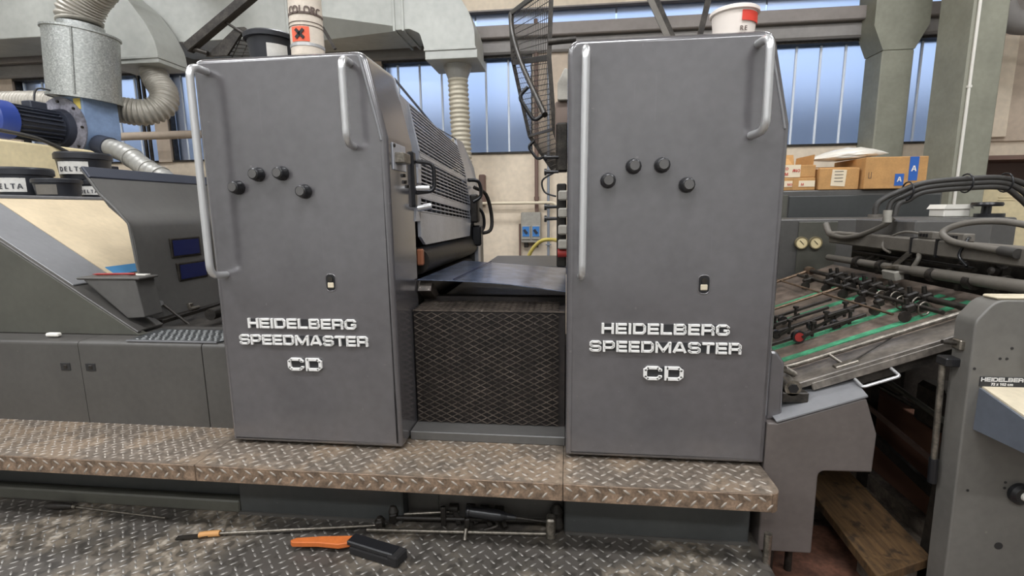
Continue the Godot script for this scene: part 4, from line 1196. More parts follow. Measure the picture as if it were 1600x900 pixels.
func feeder() -> void:
	var N := Vector3(-0.35, 0.937, 0)
	var t := thing("feed_board", "brown sloping feed board with green tapes and chrome side rail", "feed board", Vector3(2.55, 0.25, -0.8))
	part(t, "board", MB.new().bar(on(2.14, -0.86, -0.012), on(3.06, -0.86, -0.012), 1.28, 0.02, N, 0.002), M.board)
	part(t, "front_margin", MB.new().bar(on(2.14, -0.16, -0.008), on(3.02, -0.16, -0.008), 0.13, 0.024, N, 0.003), M.board_edge)
	part(t, "front_lip", MB.new().bar(on(2.30, -0.10, -0.026), on(3.02, -0.10, -0.026), 0.014, 0.032, N, 0.003), M.board_edge)
	for z in [-0.345, -0.495, -0.80, -1.045]:
		part(t, "tape", MB.new().bar(on(2.15, z, 0.0), on(3.0, z, 0.0), 0.034, 0.004, N), M.tape, "green conveyor tape")
	part(t, "rail", MB.new().tube(bent([on(2.18, -0.62, 0.035), on(2.24, -0.20, 0.03), on(2.40, -0.20, 0.03), on(2.96, -0.20, 0.03)], 0.07), 0.0105, 10), M.steel, "chrome side rail")
	part(t, "rail_post", MB.new().cyl(on(2.42, -0.19, 0.03), on(2.44, -0.135, -0.005), 0.006), M.steel)
	part(t, "rail_foot", MB.new().bar(on(2.40, -0.13, 0.006), on(2.48, -0.13, 0.006), 0.03, 0.010, N, 0.003), M.steel)
	part(t, "stay_wire", MB.new().cyl(on(2.46, -0.125, 0.01), on(2.64, -0.20, 0.02), 0.003, -1, 6), M.dark_steel)
	var ha := on(2.44, -0.094, -0.045); var hb := on(2.56, -0.094, -0.045)
	part(t, "pull_handle", MB.new().tube(bent([ha, ha + Vector3(0, -0.012, 0.05), hb + Vector3(0, -0.012, 0.05), hb], 0.012), 0.006, 8), M.chrome)
	part(t, "underside", MB.new().bar(on(2.35, -0.8, -0.06), on(3.02, -0.8, -0.06), 1.36, 0.05, N), M.inside)
	# rods and rollers over the board
	part(t, "cross_rod", MB.new().cyl(on(2.885, -1.40, 0.04), on(2.90, -0.20, 0.04), 0.0125), M.dark_steel)
	part(t, "cross_rod", MB.new().cyl(on(2.80, -1.33, 0.05), on(2.83, -0.22, 0.045), 0.009), M.dark_steel)
	part(t, "cross_rod", MB.new().cyl(on(2.715, -1.48, 0.04), on(2.74, -0.36, 0.04), 0.0055), M.brass_rod)
	part(t, "rod_joint", MB.new().cyl(on(2.885, -1.41, 0.04), on(2.885, -1.36, 0.04), 0.024), M.brass_rod)
	for r in [[2.40, 2.86, -0.90, 0.04, 0.0075], [2.55, 2.88, -1.385, 0.04, 0.009]]:
		part(t, "slope_rod", MB.new().cyl(on(r[0], r[2], r[3]), on(r[1], r[2], r[3]), r[4]), M.brass_rod)
	for r in [[2.20, 2.76, -0.585, 0.035, 0.020], [2.20, 2.70, -0.475, 0.028, 0.014], [2.2, 2.66, -0.70, 0.03, 0.016], [2.24, 2.72, -0.80, 0.03, 0.012]]:
		part(t, "roller_arm", MB.new().bar(on(r[0], r[2], r[3]), on(r[1], r[2], r[3]), r[4], 0.014, N, 0.002), M.dark_steel)
	var wi := 0
	for w in [[2.425, -0.465, 0.03, true], [2.375, -0.575, 0.03, false], [2.52, -0.56, 0.02, false], [2.585, -0.49, 0.02, false], [2.36, -0.70, 0.025, false], [2.47, -0.74, 0.025, false], [2.62, -0.60, 0.02, false], [2.30, -0.80, 0.025, false]]:
		var c := on(w[0], w[1], w[2])
		var rr := 0.028 if w[3] else 0.021
		var wh := part(t, "wheel", MB.new().cyl(c - Vector3(0, 0, 0.010), c + Vector3(0, 0, 0.010), rr, -1, 18), M.black)
		part(wh, "hub", MB.new().cyl(c + Vector3(0, 0, 0.010), c + Vector3(0, 0, 0.013), rr * 0.72, -1, 14), M.red_dark if w[3] else M.dark_steel)
		part(t, "wheel_fork", MB.new().bar(c + Vector3(0.01, 0, 0.016), c + Vector3(0.07, 0.035, 0.016), 0.006, 0.012).cyl(c + Vector3(0.06, 0.0, -0.005), c + Vector3(0.06, 0.06, -0.005), 0.007, -1, 8).cyl(c + Vector3(0.06, 0.06, -0.005), c + Vector3(0.06, 0.07, -0.005), 0.014, -1, 8), M.dark_steel)
		wi += 1
	rng.seed = 77
	for i in 16:
		var z := -1.18 + i * 0.055
		var x := 2.885 if i % 3 else 2.80
		var c := on(x + rng.randf_range(-0.02, 0.02), z, 0.045)
		part(t, "clamp", MB.new().box(c, Vector3(0.03 + 0.03 * rng.randf(), 0.03 + 0.02 * rng.randf(), 0.030), Basis(Vector3.BACK, 0.36), 0.006).cyl(c + Vector3(-0.01, 0.02, 0), c + Vector3(-0.015, 0.028 + 0.02 * rng.randf(), 0), 0.010, 0.008, 8).cyl(c + Vector3(-0.025, -0.03, 0.016), c + Vector3(-0.025, -0.03, 0.024), 0.024, -1, 12), M.black_oily if i % 4 else M.dark_steel)
	for i in 5:
		var c := on(2.84 + 0.02 * (i % 2), -0.62 + i * 0.07, 0.03)
		part(t, "guide_ring", MB.new().tube(circle(c, Vector3(0.3, 0, 1).normalized(), 0.028), 0.004, 6, true), M.steel)
	for z in [-0.42, -0.30]:
		part(t, "tape_patch", MB.new().bar(on(2.93, z, 0.004), on(2.99, z, 0.004), 0.03, 0.004, N), M.tape)

	# suction head and its hoses
	var h := thing("suction_head", "dark feeder suction head with grey beam and looped hoses", "feeder head", Vector3(3.1, 0.45, -0.7))
	part(h, "beam", MB.new().bx(2.985, 3.05, 0.722, 0.792, -1.43, 0.02, 0.006), M.hose_grey)
	part(h, "cable_tie", MB.new().bx(2.980, 3.055, 0.718, 0.796, -0.705, -0.695), M.black)
	part(h, "cable_tie", MB.new().bx(2.980, 3.055, 0.718, 0.796, -0.545, -0.535), M.black)
	part(h, "back_plate", MB.new().bx(3.12, 3.16, 0.40, 0.74, -1.42, 0.0), M.black_oily)
	part(h, "main_bar", MB.new().cyl(Vector3(2.96, 0.638, -1.36), Vector3(2.96, 0.648, -0.62), 0.019, -1, 16).cyl(Vector3(2.96, 0.648, -0.62), Vector3(2.96, 0.662, 0.0), 0.024, -1, 16), M.hose_grey)
	part(h, "upper_bar", MB.new().cyl(Vector3(3.04, 0.685, -1.25), Vector3(3.04, 0.68, -0.40), 0.011), M.dark_steel)
	for z in [-1.05, -0.85, -0.50, -0.30]:
		part(h, "bar_collar", MB.new().cyl(Vector3(2.96, 0.645, z - 0.016), Vector3(2.96, 0.645, z + 0.016), 0.030, -1, 14), M.black_oily)
		part(h, "sucker_arm", MB.new().bar(Vector3(2.98, 0.64, z), Vector3(3.08, 0.70, z), 0.02, 0.016).bar(Vector3(3.07, 0.70, z), Vector3(3.07, 0.50, z), 0.022, 0.03), M.dark_steel)
	part(h, "air_valve", MB.new().box(Vector3(2.945, 0.615, -0.74), Vector3(0.04, 0.045, 0.10), Basis(Vector3.BACK, 0.25), 0.004), M.switch_grey)
	part(h, "valve_hose", MB.new().tube(spline([Vector3(2.95, 0.63, -0.70), Vector3(2.955, 0.65, -0.64), Vector3(2.97, 0.70, -0.62), Vector3(2.99, 0.72, -0.65)], 6), 0.010, 8), M.hose_grey)
	part(h, "valve_lever", MB.new().bar(Vector3(2.95, 0.645, -0.76), Vector3(2.985, 0.725, -0.70), 0.010, 0.022), M.steel)
	part(h, "valve_lever", MB.new().bar(Vector3(2.935, 0.645, -0.80), Vector3(2.935, 0.655, -0.70), 0.014, 0.012), M.steel)
	for k in [[3.0, 0.665, -0.20], [3.0, 0.60, -0.12], [3.02, 0.69, -0.28], [3.02, 0.66, -0.05]]:
		part(h, "steel_joint", MB.new().lathe(Vector3(k[0], k[1], k[2]), Vector3(-1, 0.2, 0.3), [Vector2(0, -0.02), Vector2(0.018, -0.014), Vector2(0.02, 0.0), Vector2(0.014, 0.018), Vector2(0, 0.022)], 10), M.dark_steel)
	for z in [-0.15, -0.33]:
		part(h, "upright", MB.new().bx(3.05, 3.09, 0.45, 0.72, z - 0.02, z + 0.02, 0.004), M.dark_steel)
	for i in 2:
		var z := -0.68 + i * 0.17
		var cp := part(h, "cable_plug", MB.new().bx(2.995, 3.04, 0.792, 0.826, z, z + 0.095, 0.004), M.hose_grey)
		for j in 3:
			part(cp, "plug_pin", MB.new().bx(2.990, 2.998, 0.802, 0.816, z + 0.012 + j * 0.02, z + 0.024 + j * 0.02), M.black)
	part(h, "signal_cable", MB.new().tube(spline([Vector3(3.02, 0.81, -0.68), Vector3(3.01, 0.815, -0.80), Vector3(2.99, 0.77, -0.90), Vector3(2.975, 0.73, -0.88), Vector3(2.97, 0.715, -0.82)], 6), 0.006, 8), M.hose_grey)
	part(h, "signal_cable", MB.new().tube(spline([Vector3(3.02, 0.81, -0.42), Vector3(2.99, 0.80, -0.39), Vector3(2.975, 0.74, -0.40), Vector3(2.98, 0.70, -0.36)], 6), 0.006, 8), M.black)
	part(h, "elbow_fitting", MB.new().tube(bent([Vector3(2.98, 0.835, -1.47), Vector3(2.98, 0.775, -1.42), Vector3(2.98, 0.77, -1.34)], 0.03), 0.018, 10), M.hose_grey)
	part(h, "grey_hose", MB.new().tube(spline([Vector3(2.975, 0.77, -1.36), Vector3(2.97, 0.765, -1.22), Vector3(2.98, 0.79, -1.08), Vector3(3.02, 0.84, -0.98), Vector3(3.05, 0.88, -0.95)], 8), 0.013, 10), M.hose_grey)
	part(h, "looped_hose", MB.new().tube(spline([Vector3(3.10, 0.79, -0.10), Vector3(3.13, 0.84, -0.20), Vector3(3.10, 0.875, -0.36), Vector3(3.04, 0.868, -0.47), Vector3(2.99, 0.830, -0.52), Vector3(2.975, 0.795, -0.45), Vector3(2.975, 0.780, -0.30), Vector3(2.975, 0.775, -0.18)], 8), 0.013, 10), M.hose_grey)
	part(h, "hose_end", MB.new().cyl(Vector3(2.975, 0.775, -0.21), Vector3(2.975, 0.770, -0.14), 0.018), M.rubber)
	var tops := [Vector3(2.93, 0.90, -0.90), Vector3(2.99, 0.90, -0.90), Vector3(3.01, 0.89, -0.88)]
	for i in 3:
		var a: Vector3 = tops[i]
		var o := 0.022 * i
		part(h, "arched_hose", MB.new().tube(spline([a, a + Vector3(0.012, 0.06, 0), Vector3(3.02 + o, 1.012 - o, -0.88), Vector3(3.12, 1.05 - o, -0.86), Vector3(3.30, 1.066 - o, -0.86), Vector3(3.46, 1.066 - o, -0.86), Vector3(3.58 - o, 1.02 - o, -0.86), Vector3(3.64 - o, 0.92, -0.86)], 8), 0.013, 10), M.rubber)
	for p in [Vector3(3.05, 1.012, -0.87), Vector3(3.30, 1.045, -0.86), Vector3(3.47, 1.045, -0.86)]:
		part(h, "cable_tie", MB.new().tube(circle(p, Vector3.RIGHT, 0.044), 0.004, 6, true), M.black)
	part(h, "hose_nipple", MB.new().cyl(Vector3(2.99, 0.86, -0.90), Vector3(2.99, 0.92, -0.90), 0.020), M.switch_grey)
	part(h, "hose_nipple", MB.new().cyl(Vector3(2.93, 0.885, -0.90), Vector3(2.93, 0.90, -0.90), 0.030), M.hose_grey)
	part(h, "head_box", MB.new().bx(3.06, 3.40, 0.74, 0.87, -1.30, -0.80, 0.008), M.guard_grey)
	var tb := part(h, "terracotta_block", MB.new().bx(3.09, 3.115, 0.475, 0.555, -0.30, -0.16, 0.003), mat(srgb(196, 138, 104), 0.7))
	for i in 5:
		part(tb, "coil", MB.new().tube(spline([Vector3(3.086, 0.55, -0.285 + i * 0.028), Vector3(3.082, 0.52, -0.295 + i * 0.028), Vector3(3.086, 0.485, -0.275 + i * 0.028)], 4), 0.003, 6), M.black)

	# body of the feeder on the drive side, with gauges
	var b := thing("feeder_housing", "grey feeder housing with two round pressure gauges", "machine housing", Vector3(3.2, -0.6, -1.85))
	part(b, "housing", MB.new().xy(rp(v2([2.66, -0.6, 4.16, -0.6, 4.16, 0.862, 2.66, 0.862]), [0, 0, 0.02, 0.03]), -2.1, -1.6, 0.012), M.guard_grey)
	part(b, "panel", MB.new().bx(2.88, 3.115, 0.36, 0.845, -1.60, -1.590, 0.003), M.olive)
	for x in [2.898, 2.984]:
		var g := part(b, "gauge", MB.new().lathe(Vector3(x, 0.71, -1.59), Vector3.BACK, [Vector2(0, 0), Vector2(0.040, 0), Vector2(0.040, 0.018), Vector2(0.033, 0.018), Vector2(0.033, 0.014)], 24), M.gauge_rim)
		part(g, "dial", MB.new().cyl(Vector3(x, 0.71, -1.59), Vector3(x, 0.71, -1.575), 0.034, -1, 24), M.gauge)
		part(g, "needle", MB.new().bar(Vector3(x + 0.012, 0.70, -1.573), Vector3(x - 0.012, 0.725, -1.573), 0.003, 0.002, Vector3.BACK), M.dark_steel)
	part(b, "lower_plate", MB.new().bx(2.67, 3.9, -0.6, 0.40, -1.60, -1.57), M.inside)
	part(b, "foot_plate", MB.new().bx(2.66, 3.1, 0.44, 0.47, -1.6, -1.50, 0.004), M.black_oily)
	part(b, "motor_wheel", MB.new().cyl(Vector3(2.93, 0.47, -1.53), Vector3(2.98, 0.47, -1.53), 0.045, -1, 18), M.black)
	var w := thing("handwheel", "black hand wheel on the feeder housing", "hand wheel", Vector3(4.05, 0.862, -1.70))
	part(w, "rim", MB.new().lathe(Vector3(4.05, 0.93, -1.70), Vector3.UP, [Vector2(0.01, 0), Vector2(0.075, 0), Vector2(0.08, 0.012), Vector2(0.075, 0.025), Vector2(0.01, 0.028)], 18), M.black)
	part(w, "hub", MB.new().cyl(Vector3(4.05, 0.862, -1.70), Vector3(4.05, 0.94, -1.70), 0.025).cyl(Vector3(4.07, 0.862, -1.70), Vector3(4.07, 0.885, -1.70), 0.075, -1, 16), M.black)
	var jb := thing("junction_box", "white junction box standing on the feeder housing", "box", Vector3(3.94, 0.862, -1.85))
	part(jb, "body", MB.new().bx(3.86, 4.02, 0.863, 0.915, -1.92, -1.78, 0.006), M.white_paint)
	part(jb, "lid", MB.new().xy(PackedVector2Array(v2([3.85, 0.915, 4.03, 0.915, 4.01, 0.945, 3.87, 0.945])), -1.93, -1.77), M.white_paint)
	var cb := thing("switch_cabinet", "long dark grey cabinet carrying the cardboard boxes", "cabinet", Vector3(3.5, -0.6, -2.6))
	part(cb, "body", MB.new().bx(2.86, 4.13, -0.6, 1.062, -3.0, -2.2, 0.008), M.guard_grey)
	part(cb, "door", MB.new().bx(3.06, 4.11, -0.5, 1.02, -2.2, -2.188, 0.004), M.base_low)
	part(cb, "side_trim", MB.new().bx(2.88, 3.05, -0.5, 1.03, -2.2, -2.19, 0.003), M.olive)

	# side cover at the foot of the feed board
	var s := thing("side_cover", "grey angular steel cover beside the printing tower under the feed board", "cover", Vector3(2.3, -0.35, -0.15))
	part(s, "front", MB.new().xy(rp(v2([2.12, -0.352, 2.313, -0.352, 2.311, -0.015, 2.493, -0.012, 2.495, 0.135, 2.447, 0.272, 2.155, 0.165, 2.12, 0.165]), [0.004, 0.01, 0.025, 0.006, 0.02, 0.012, 0, 0]), -0.20, 0.0, 0.007), M.blue_box)
	part(s, "top_sheet", MB.new().sheet([[Vector3(2.150, 0.172, 0.004), Vector3(2.30, 0.226, 0.004), Vector3(2.448, 0.280, 0.004)], [Vector3(2.145, 0.195, -0.14), Vector3(2.30, 0.25, -0.14), Vector3(2.47, 0.30, -0.14)], [Vector3(2.14, 0.215, -0.30), Vector3(2.30, 0.268, -0.30), Vector3(2.49, 0.33, -0.30)]], 0.006), M.light_paint)
	part(s, "housing", MB.new().xy(rp(v2([2.125, 0.16, 2.184, 0.17, 2.178, 0.385, 2.150, 0.425, 2.125, 0.425]), [0, 0.01, 0.03, 0.03, 0]), -0.26, -0.03, 0.012), M.tower)
	part(s, "bearing_block", MB.new().bx(2.185, 2.28, 0.225, 0.265, -0.12, -0.05, 0.004), M.dark_steel)
	var rk := part(s, "roller_end", MB.new().cyl(Vector3(2.222, 0.282, -0.12), Vector3(2.222, 0.282, -0.05), 0.030, -1, 18), M.steel)
	part(rk, "bolt_head", MB.new().cyl(Vector3(2.222, 0.282, -0.05), Vector3(2.222, 0.282, -0.044), 0.018, -1, 6), M.black)
	part(s, "spring", MB.new().tube(coil(Vector3(2.20, 0.345, -0.09), Vector3(2.27, 0.30, -0.16), 0.011, 9), 0.003, 6), M.steel)
	part(s, "shaft", MB.new().cyl(Vector3(2.15, 0.275, -0.09), Vector3(2.22, 0.282, -0.09), 0.012), M.steel)
	part(s, "leg", MB.new().cyl(Vector3(2.115, -0.60, 0.09), Vector3(2.115, -0.215, 0.09), 0.0135), M.steel)
	part(s, "leg", MB.new().cyl(Vector3(2.19, -0.60, -0.06), Vector3(2.19, -0.35, -0.06), 0.014), M.dark_steel)
	part(s, "leg", MB.new().cyl(Vector3(2.28, -0.60, -0.10), Vector3(2.28, -0.35, -0.10), 0.014), M.dark_steel)

	# wooden plank bench beside the feeder
	var p := thing("plank_bench", "worn wooden plank resting on low supports beside the feeder", "bench", Vector3(2.62, -0.6, -0.25))
	part(p, "plank", MB.new().xz(PackedVector2Array(v2([2.485, 0.10, 2.745, -0.02, 2.79, -0.75, 2.53, -0.75])), -0.385, -0.35, 0.004), M.plank)
	part(p, "support", MB.new().bx(2.55, 2.70, -0.60, -0.385, -0.12, -0.02), M.floor_dark)
	part(p, "support", MB.new().bx(2.57, 2.74, -0.60, -0.385, -0.70, -0.60), M.floor_dark)
	# pile carrier in the dark under the board
	var q := thing("pile_carrier", "dark paper pile carrier with side rails under the feed board", "pile carrier", Vector3(3.2, -0.6, -0.8))
	part(q, "stack", MB.new().bx(3.10, 3.62, -0.52, -0.08, -1.35, -0.30, 0.004), mat(srgb(120, 84, 66), 0.85, 0.0))
	part(q, "pallet", MB.new().bx(3.05, 3.66, -0.60, -0.52, -1.40, -0.26), M.floor_dark)
	part(q, "rail", MB.new().bar(Vector3(3.0, -0.10, -1.10), Vector3(3.0, -0.185, -0.30), 0.014, 0.022), M.pipe_brown)
	part(q, "rail", MB.new().bar(Vector3(3.0, -0.24, -1.0), Vector3(3.0, -0.32, -0.30), 0.02, 0.05), M.black_oily)
	part(q, "pipe", MB.new().cyl(Vector3(2.92, 0.15, -1.0), Vector3(2.92, 0.06, -0.15), 0.012), M.olive)
	part(q, "pipe", MB.new().cyl(Vector3(3.05, -0.01, -1.3), Vector3(3.05, -0.01, -0.5), 0.012), M.dark_steel)
	part(q, "gear_case", MB.new().bx(3.05, 3.35, -0.02, 0.20, -1.30, -0.75, 0.01), M.black_oily)
	part(q, "gear_case", MB.new().bx(3.02, 3.20, -0.06, 0.14, -0.62, -0.45, 0.02), M.dark_steel)
	for z in [-0.95, -0.40]:
		part(q, "post", MB.new().bx(3.02, 3.06, -0.60, 0.30, z - 0.025, z + 0.025), M.black_oily)
	part(q, "lamp_glass", MB.new().bx(2.80, 2.86, 0.395, 0.42, -0.14, -0.10, 0.004), M.tape)

func circle(c: Vector3, nrm: Vector3, r: float, k := 16) -> Array:
	var x := nrm.cross(Vector3.UP if abs(nrm.y) < 0.9 else Vector3.RIGHT).normalized()
	var y := nrm.cross(x)
	var o := []
	for i in k: o.append(c + (x * cos(TAU * i / k) + y * sin(TAU * i / k)) * r)
	return o

func coil(a: Vector3, b: Vector3, r: float, turns: int) -> Array:
	var d := (b - a).normalized()
	var x := d.cross(Vector3.UP).normalized()
	var y := d.cross(x)
	var o := []
	for i in turns * 8 + 1:
		var t := TAU * i / 8.0
		o.append(a.lerp(b, float(i) / (turns * 8)) + (x * cos(t) + y * sin(t)) * r)
	return o

func side_frame() -> void:
	var t := thing("feeder_side_frame", "grey feeder side frame with a sloping control desk and push button", "side frame", Vector3(3.0, -0.6, 0.05))
	part(t, "plate", MB.new().xy(rp(v2([2.706, -0.6, 3.4, -0.6, 3.4, 0.645, 2.735, 0.645, 2.684, 0.575]), [0, 0, 0, 0.06, 0.05]), 0.02, 0.10, 0.006), M.frame)
	part(t, "top_pad", MB.new().bx(2.745, 3.0, 0.645, 0.655, 0.03, 0.09, 0.004), M.cream_panel)
	part(t, "bracket", MB.new().bx(2.672, 2.712, 0.47, 0.505, 0.03, 0.07, 0.004), M.steel)
	part(t, "bracket_screw", MB.new().cyl(Vector3(2.63, 0.495, 0.05), Vector3(2.675, 0.49, 0.05), 0.007), M.dark_steel)
	part(t, "inner_casting", MB.new().xy(rp(v2([2.76, -0.6, 3.3, -0.6, 3.3, 0.30, 2.86, 0.30, 2.80, 0.2]), 0.03), -0.12, 0.018), M.black_oily)
	var d := part(t, "control_desk", MB.new().zy(PackedVector2Array(v2([0.10, 0.356, 0.36, 0.300, 0.36, 0.228, 0.10, 0.213])), 2.722, 3.4), M.desk_blue)
	part(d, "desk_top", MB.new().bar(Vector3(3.06, 0.359, 0.10), Vector3(3.06, 0.303, 0.36), 0.66, 0.006), M.cream_panel)
	for k in [[2.83, 0.15], [2.86, 0.20], [2.83, 0.235]]:
		part(d, "slot_window", MB.new().bar(Vector3(k[0] + 0.06, 0.366 - (k[1] - 0.1) * 0.215, k[1] - 0.012), Vector3(k[0] + 0.06, 0.366 - (k[1] - 0.08) * 0.215, k[1] + 0.012), 0.13, 0.004), M.dark_steel)
	var pb := part(t, "push_button", MB.new().lathe(Vector3(2.888, -0.005, 0.10), Vector3.BACK, [Vector2(0, 0), Vector2(0.036, 0), Vector2(0.036, 0.014), Vector2(0.026, 0.022), Vector2(0, 0.022)], 20), M.black)
	part(pb, "button_cap", MB.new().cyl(Vector3(2.892, -0.006, 0.122), Vector3(2.892, -0.006, 0.128), 0.016, 0.014, 16), M.white_paint)
	part(t, "hole", MB.new().cyl(Vector3(2.853, -0.203, 0.095), Vector3(2.853, -0.203, 0.1015), 0.013), M.recess_shade)  # black disc painted for the shade inside a hole
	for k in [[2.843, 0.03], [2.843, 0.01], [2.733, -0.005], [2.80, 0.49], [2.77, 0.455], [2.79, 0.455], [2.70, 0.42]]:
		part(t, "screw_hole", MB.new().cyl(Vector3(k[0], k[1], 0.095), Vector3(k[0], k[1], 0.1012), 0.0045, -1, 8), M.recess_shade)  # small dark discs, shade of the screw holes painted on
	part(t, "hub_disc", MB.new().cyl(Vector3(2.93, 0.50, 0.10), Vector3(2.93, 0.50, 0.125), 0.085, 0.08, 28), M.motor_dark)
	var np := part(t, "nameplate", MB.new().bx(2.720, 2.90, 0.362, 0.394, 0.099, 0.1025), M.letter_plate)
	var x := 2.722
	for ch in "HEIDELBERG":
		var g := glyph(ch)
		var b := MB.new()
		for st in g[1]:
			var k := st.size() / 2 as int
			for i in k - 1:
				var a := Vector2(x + st[i * 2] * 0.0135, 0.379 + st[i * 2 + 1] * 0.0135); var c := Vector2(x + st[i * 2 + 2] * 0.0135, 0.379 + st[i * 2 + 3] * 0.0135)
				b.bar(Vector3(a.x, a.y, 0.103), Vector3(c.x, c.y, 0.103), 0.0026, 0.002, Vector3.BACK)
		part(np, "letter", b, M.letter)
		x += (g[0] + 0.13) * 0.0135
	text(np, "size_print", "72 x 102 cm", Vector3(2.785, 0.370, 0.103), Basis(), 0.0085, M.letter)
	part(t, "guide_rod", MB.new().cyl(Vector3(2.655, 0.41, 0.03), Vector3(2.668, 0.06, 0.03), 0.0095), M.steel)
	part(t, "rod_foot", MB.new().cyl(Vector3(2.668, 0.07, 0.03), Vector3(2.672, -0.02, 0.03), 0.014), M.black)
	part(t, "rod_bracket", MB.new().bx(2.645, 2.70, 0.41, 0.44, 0.01, 0.06, 0.004), M.black)

# ---------------------------------------------------------------- goods standing about
func carton(label: String, x0: float, x1: float, y0: float, y1: float, z0: float, z1: float) -> Node3D:
	var t := thing("cardboard_box", label, "box", Vector3((x0 + x1) / 2, y0, (z0 + z1) / 2), "cardboard boxes on the dark cabinet")
	part(t, "carton", MB.new().bx(x0, x1, y0, y1, z0, z1, 0.004), M.card)
	return t

func stored_goods() -> void:
	var b := carton("flat cardboard box with white printed strips at the bottom of a stack", 2.90, 3.25, 1.064, 1.158, -2.62, -2.22)
	part(b, "tape", MB.new().bx(3.09, 3.13, 1.066, 1.157, -2.221, -2.217), M.card)
	part(b, "white_strip", MB.new().bx(3.13, 3.245, 1.090, 1.135, -2.221, -2.216), M.card_light)
	part(b, "white_strip", MB.new().bx(2.98, 3.085, 1.090, 1.135, -2.221, -2.216), M.card_light)
	text(b, "print", "NO", Vector3(3.065, 1.107, -2.214), Basis(), 0.018, M.card_print)
	text(b, "print", "M", Vector3(3.155, 1.107, -2.214), Basis(), 0.018, M.card_print)
	b = carton("open cardboard box with red printed tape on the stack", 2.92, 3.25, 1.160, 1.252, -2.62, -2.23)
	part(b, "printed_tape", MB.new().bx(2.99, 3.14, 1.162, 1.254, -2.231, -2.226), M.card_light)
	for k in [[3.03, 1.225, "NO"], [3.09, 1.21, "A"], [3.115, 1.21, "NO"], [3.04, 1.185, "M"]]:
		text(b, "print", k[2], Vector3(k[0], k[1], -2.224), Basis(), 0.022, M.card_print)
	part(b, "flap", MB.new().bar(Vector3(3.18, 1.25, -2.60), Vector3(3.18, 1.365, -2.64), 0.15, 0.004, Vector3.BACK), M.card)
	part(b, "flap", MB.new().bar(Vector3(3.02, 1.25, -2.26), Vector3(3.02, 1.31, -2.36), 0.16, 0.004, Vector3.BACK), M.card)
	part(b, "flap", MB.new().bar(Vector3(3.245, 1.25, -2.42), Vector3(3.252, 1.33, -2.42), 0.30, 0.004, Vector3.RIGHT), M.card)
	b = carton("cardboard box with a cream address label between two others", 3.265, 3.545, 1.064, 1.222, -2.55, -2.20)
	part(b, "address_label", MB.new().box(Vector3(3.40, 1.15, -2.198), Vector3(0.10, 0.12, 0.003), Basis(Vector3.BACK, -0.06)), M.card_light)
	part(b, "lid_flap", MB.new().bar(Vector3(3.40, 1.224, -2.21), Vector3(3.42, 1.25, -2.50), 0.26, 0.004), M.card)
	for i in 4:
		part(b, "label_line", MB.new().bx(3.37, 3.43, 1.195 - i * 0.024, 1.200 - i * 0.024, -2.197, -2.1945), M.hose_grey)
	b = carton("large cardboard box with blue labels at the end of the cabinet", 3.56, 3.98, 1.064, 1.292, -2.60, -2.16)
	part(b, "blue_label", MB.new().bx(3.855, 3.915, 1.12, 1.29, -2.161, -2.157), M.blue_label)
	part(b, "blue_label", MB.new().bx(3.765, 3.825, 1.085, 1.17, -2.161, -2.157), M.blue_label)
	text(b, "label_mark", "A", Vector3(3.885, 1.205, -2.155), Basis(), 0.04, M.white_paint)
	text(b, "label_mark", "A", Vector3(3.795, 1.13, -2.155), Basis(), 0.035, M.white_paint)
	part(b, "corner_mark", MB.new().bx(3.585, 3.605, 1.14, 1.143, -2.161, -2.158).bx(3.585, 3.588, 1.14, 1.185, -2.161, -2.158).bx(3.602, 3.605, 1.14, 1.185, -2.161, -2.158), M.can_print)
	# bag of bubble wrap
	var rows := []
	rng.seed = 9
	for i in 9:
		var row := []
		for j in 25:
			var a := TAU * j / 24.0
			var v := i / 8.0
			var r := sin(v * PI) + 0.02
			var p := Vector3(lerpf(-0.30, 0.30, v), 0.055 * r * max(sin(a), -0.35) , 0.14 * r * cos(a))
			var w := 1.0 + 0.10 * sin(j * 2.3 + i * 1.7)
			row.append(Vector3(3.56, 1.31, -2.42) + Vector3(p.x, p.y * w * 1.15 + 0.04 * (v - 0.2), p.z * w))
		rows.append(row)
	single("plastic_bag", "crumpled translucent plastic bag lying on the cardboard boxes", "bag", Vector3(3.56, 1.25, -2.42), MB.new().sheet(rows), M.bag)

	# on the left tower
	var t := thing("black_tub", "black plastic tub with a torn label on the printing tower", "tub", Vector3(0.212, 1.512, -0.18))
	var o := Vector3(0.212, 1.513, -0.18)
	part(t, "tub", MB.new().lathe(o, Vector3.UP, [Vector2(0, 0), Vector2(0.075, 0), Vector2(0.088, 0.118), Vector2(0.082, 0.118), Vector2(0.07, 0.01), Vector2(0, 0.01)], 28), M.bucket)
	part(t, "rim", MB.new().lathe(o, Vector3.UP, [Vector2(0.088, 0.10), Vector2(0.098, 0.102), Vector2(0.099, 0.118), Vector2(0.092, 0.124), Vector2(0.082, 0.12)], 28), M.bucket)
	part(t, "label", bent_label(o, 0.083, 0.012, 0.075, 0.35, 1.3), M.label)
	var c := thing("solvent_can", "white solvent can with an orange hazard mark on the printing tower", "can", Vector3(0.419, 1.512, -0.08))
	o = Vector3(0.419, 1.513, -0.08)
	part(c, "can", MB.new().lathe(o, Vector3.UP, [Vector2(0, 0), Vector2(0.058, 0), Vector2(0.059, 0.003), Vector2(0.0585, 0.30), Vector2(0.04, 0.32), Vector2(0.0, 0.32)], 28), M.can)
	part(c, "base_rim", MB.new().lathe(o, Vector3.UP, [Vector2(0.058, 0.03), Vector2(0.061, 0.032), Vector2(0.061, 0.042), Vector2(0.058, 0.044)], 28), M.chrome)
	var hz := part(c, "hazard_label", bent_label(o, 0.0595, 0.046, 0.096, -0.50, 0.63), M.orange_sign)
	var ha := 0.065
	var hc := o + Vector3(sin(ha) * 0.0615, 0.071, cos(ha) * 0.0615)
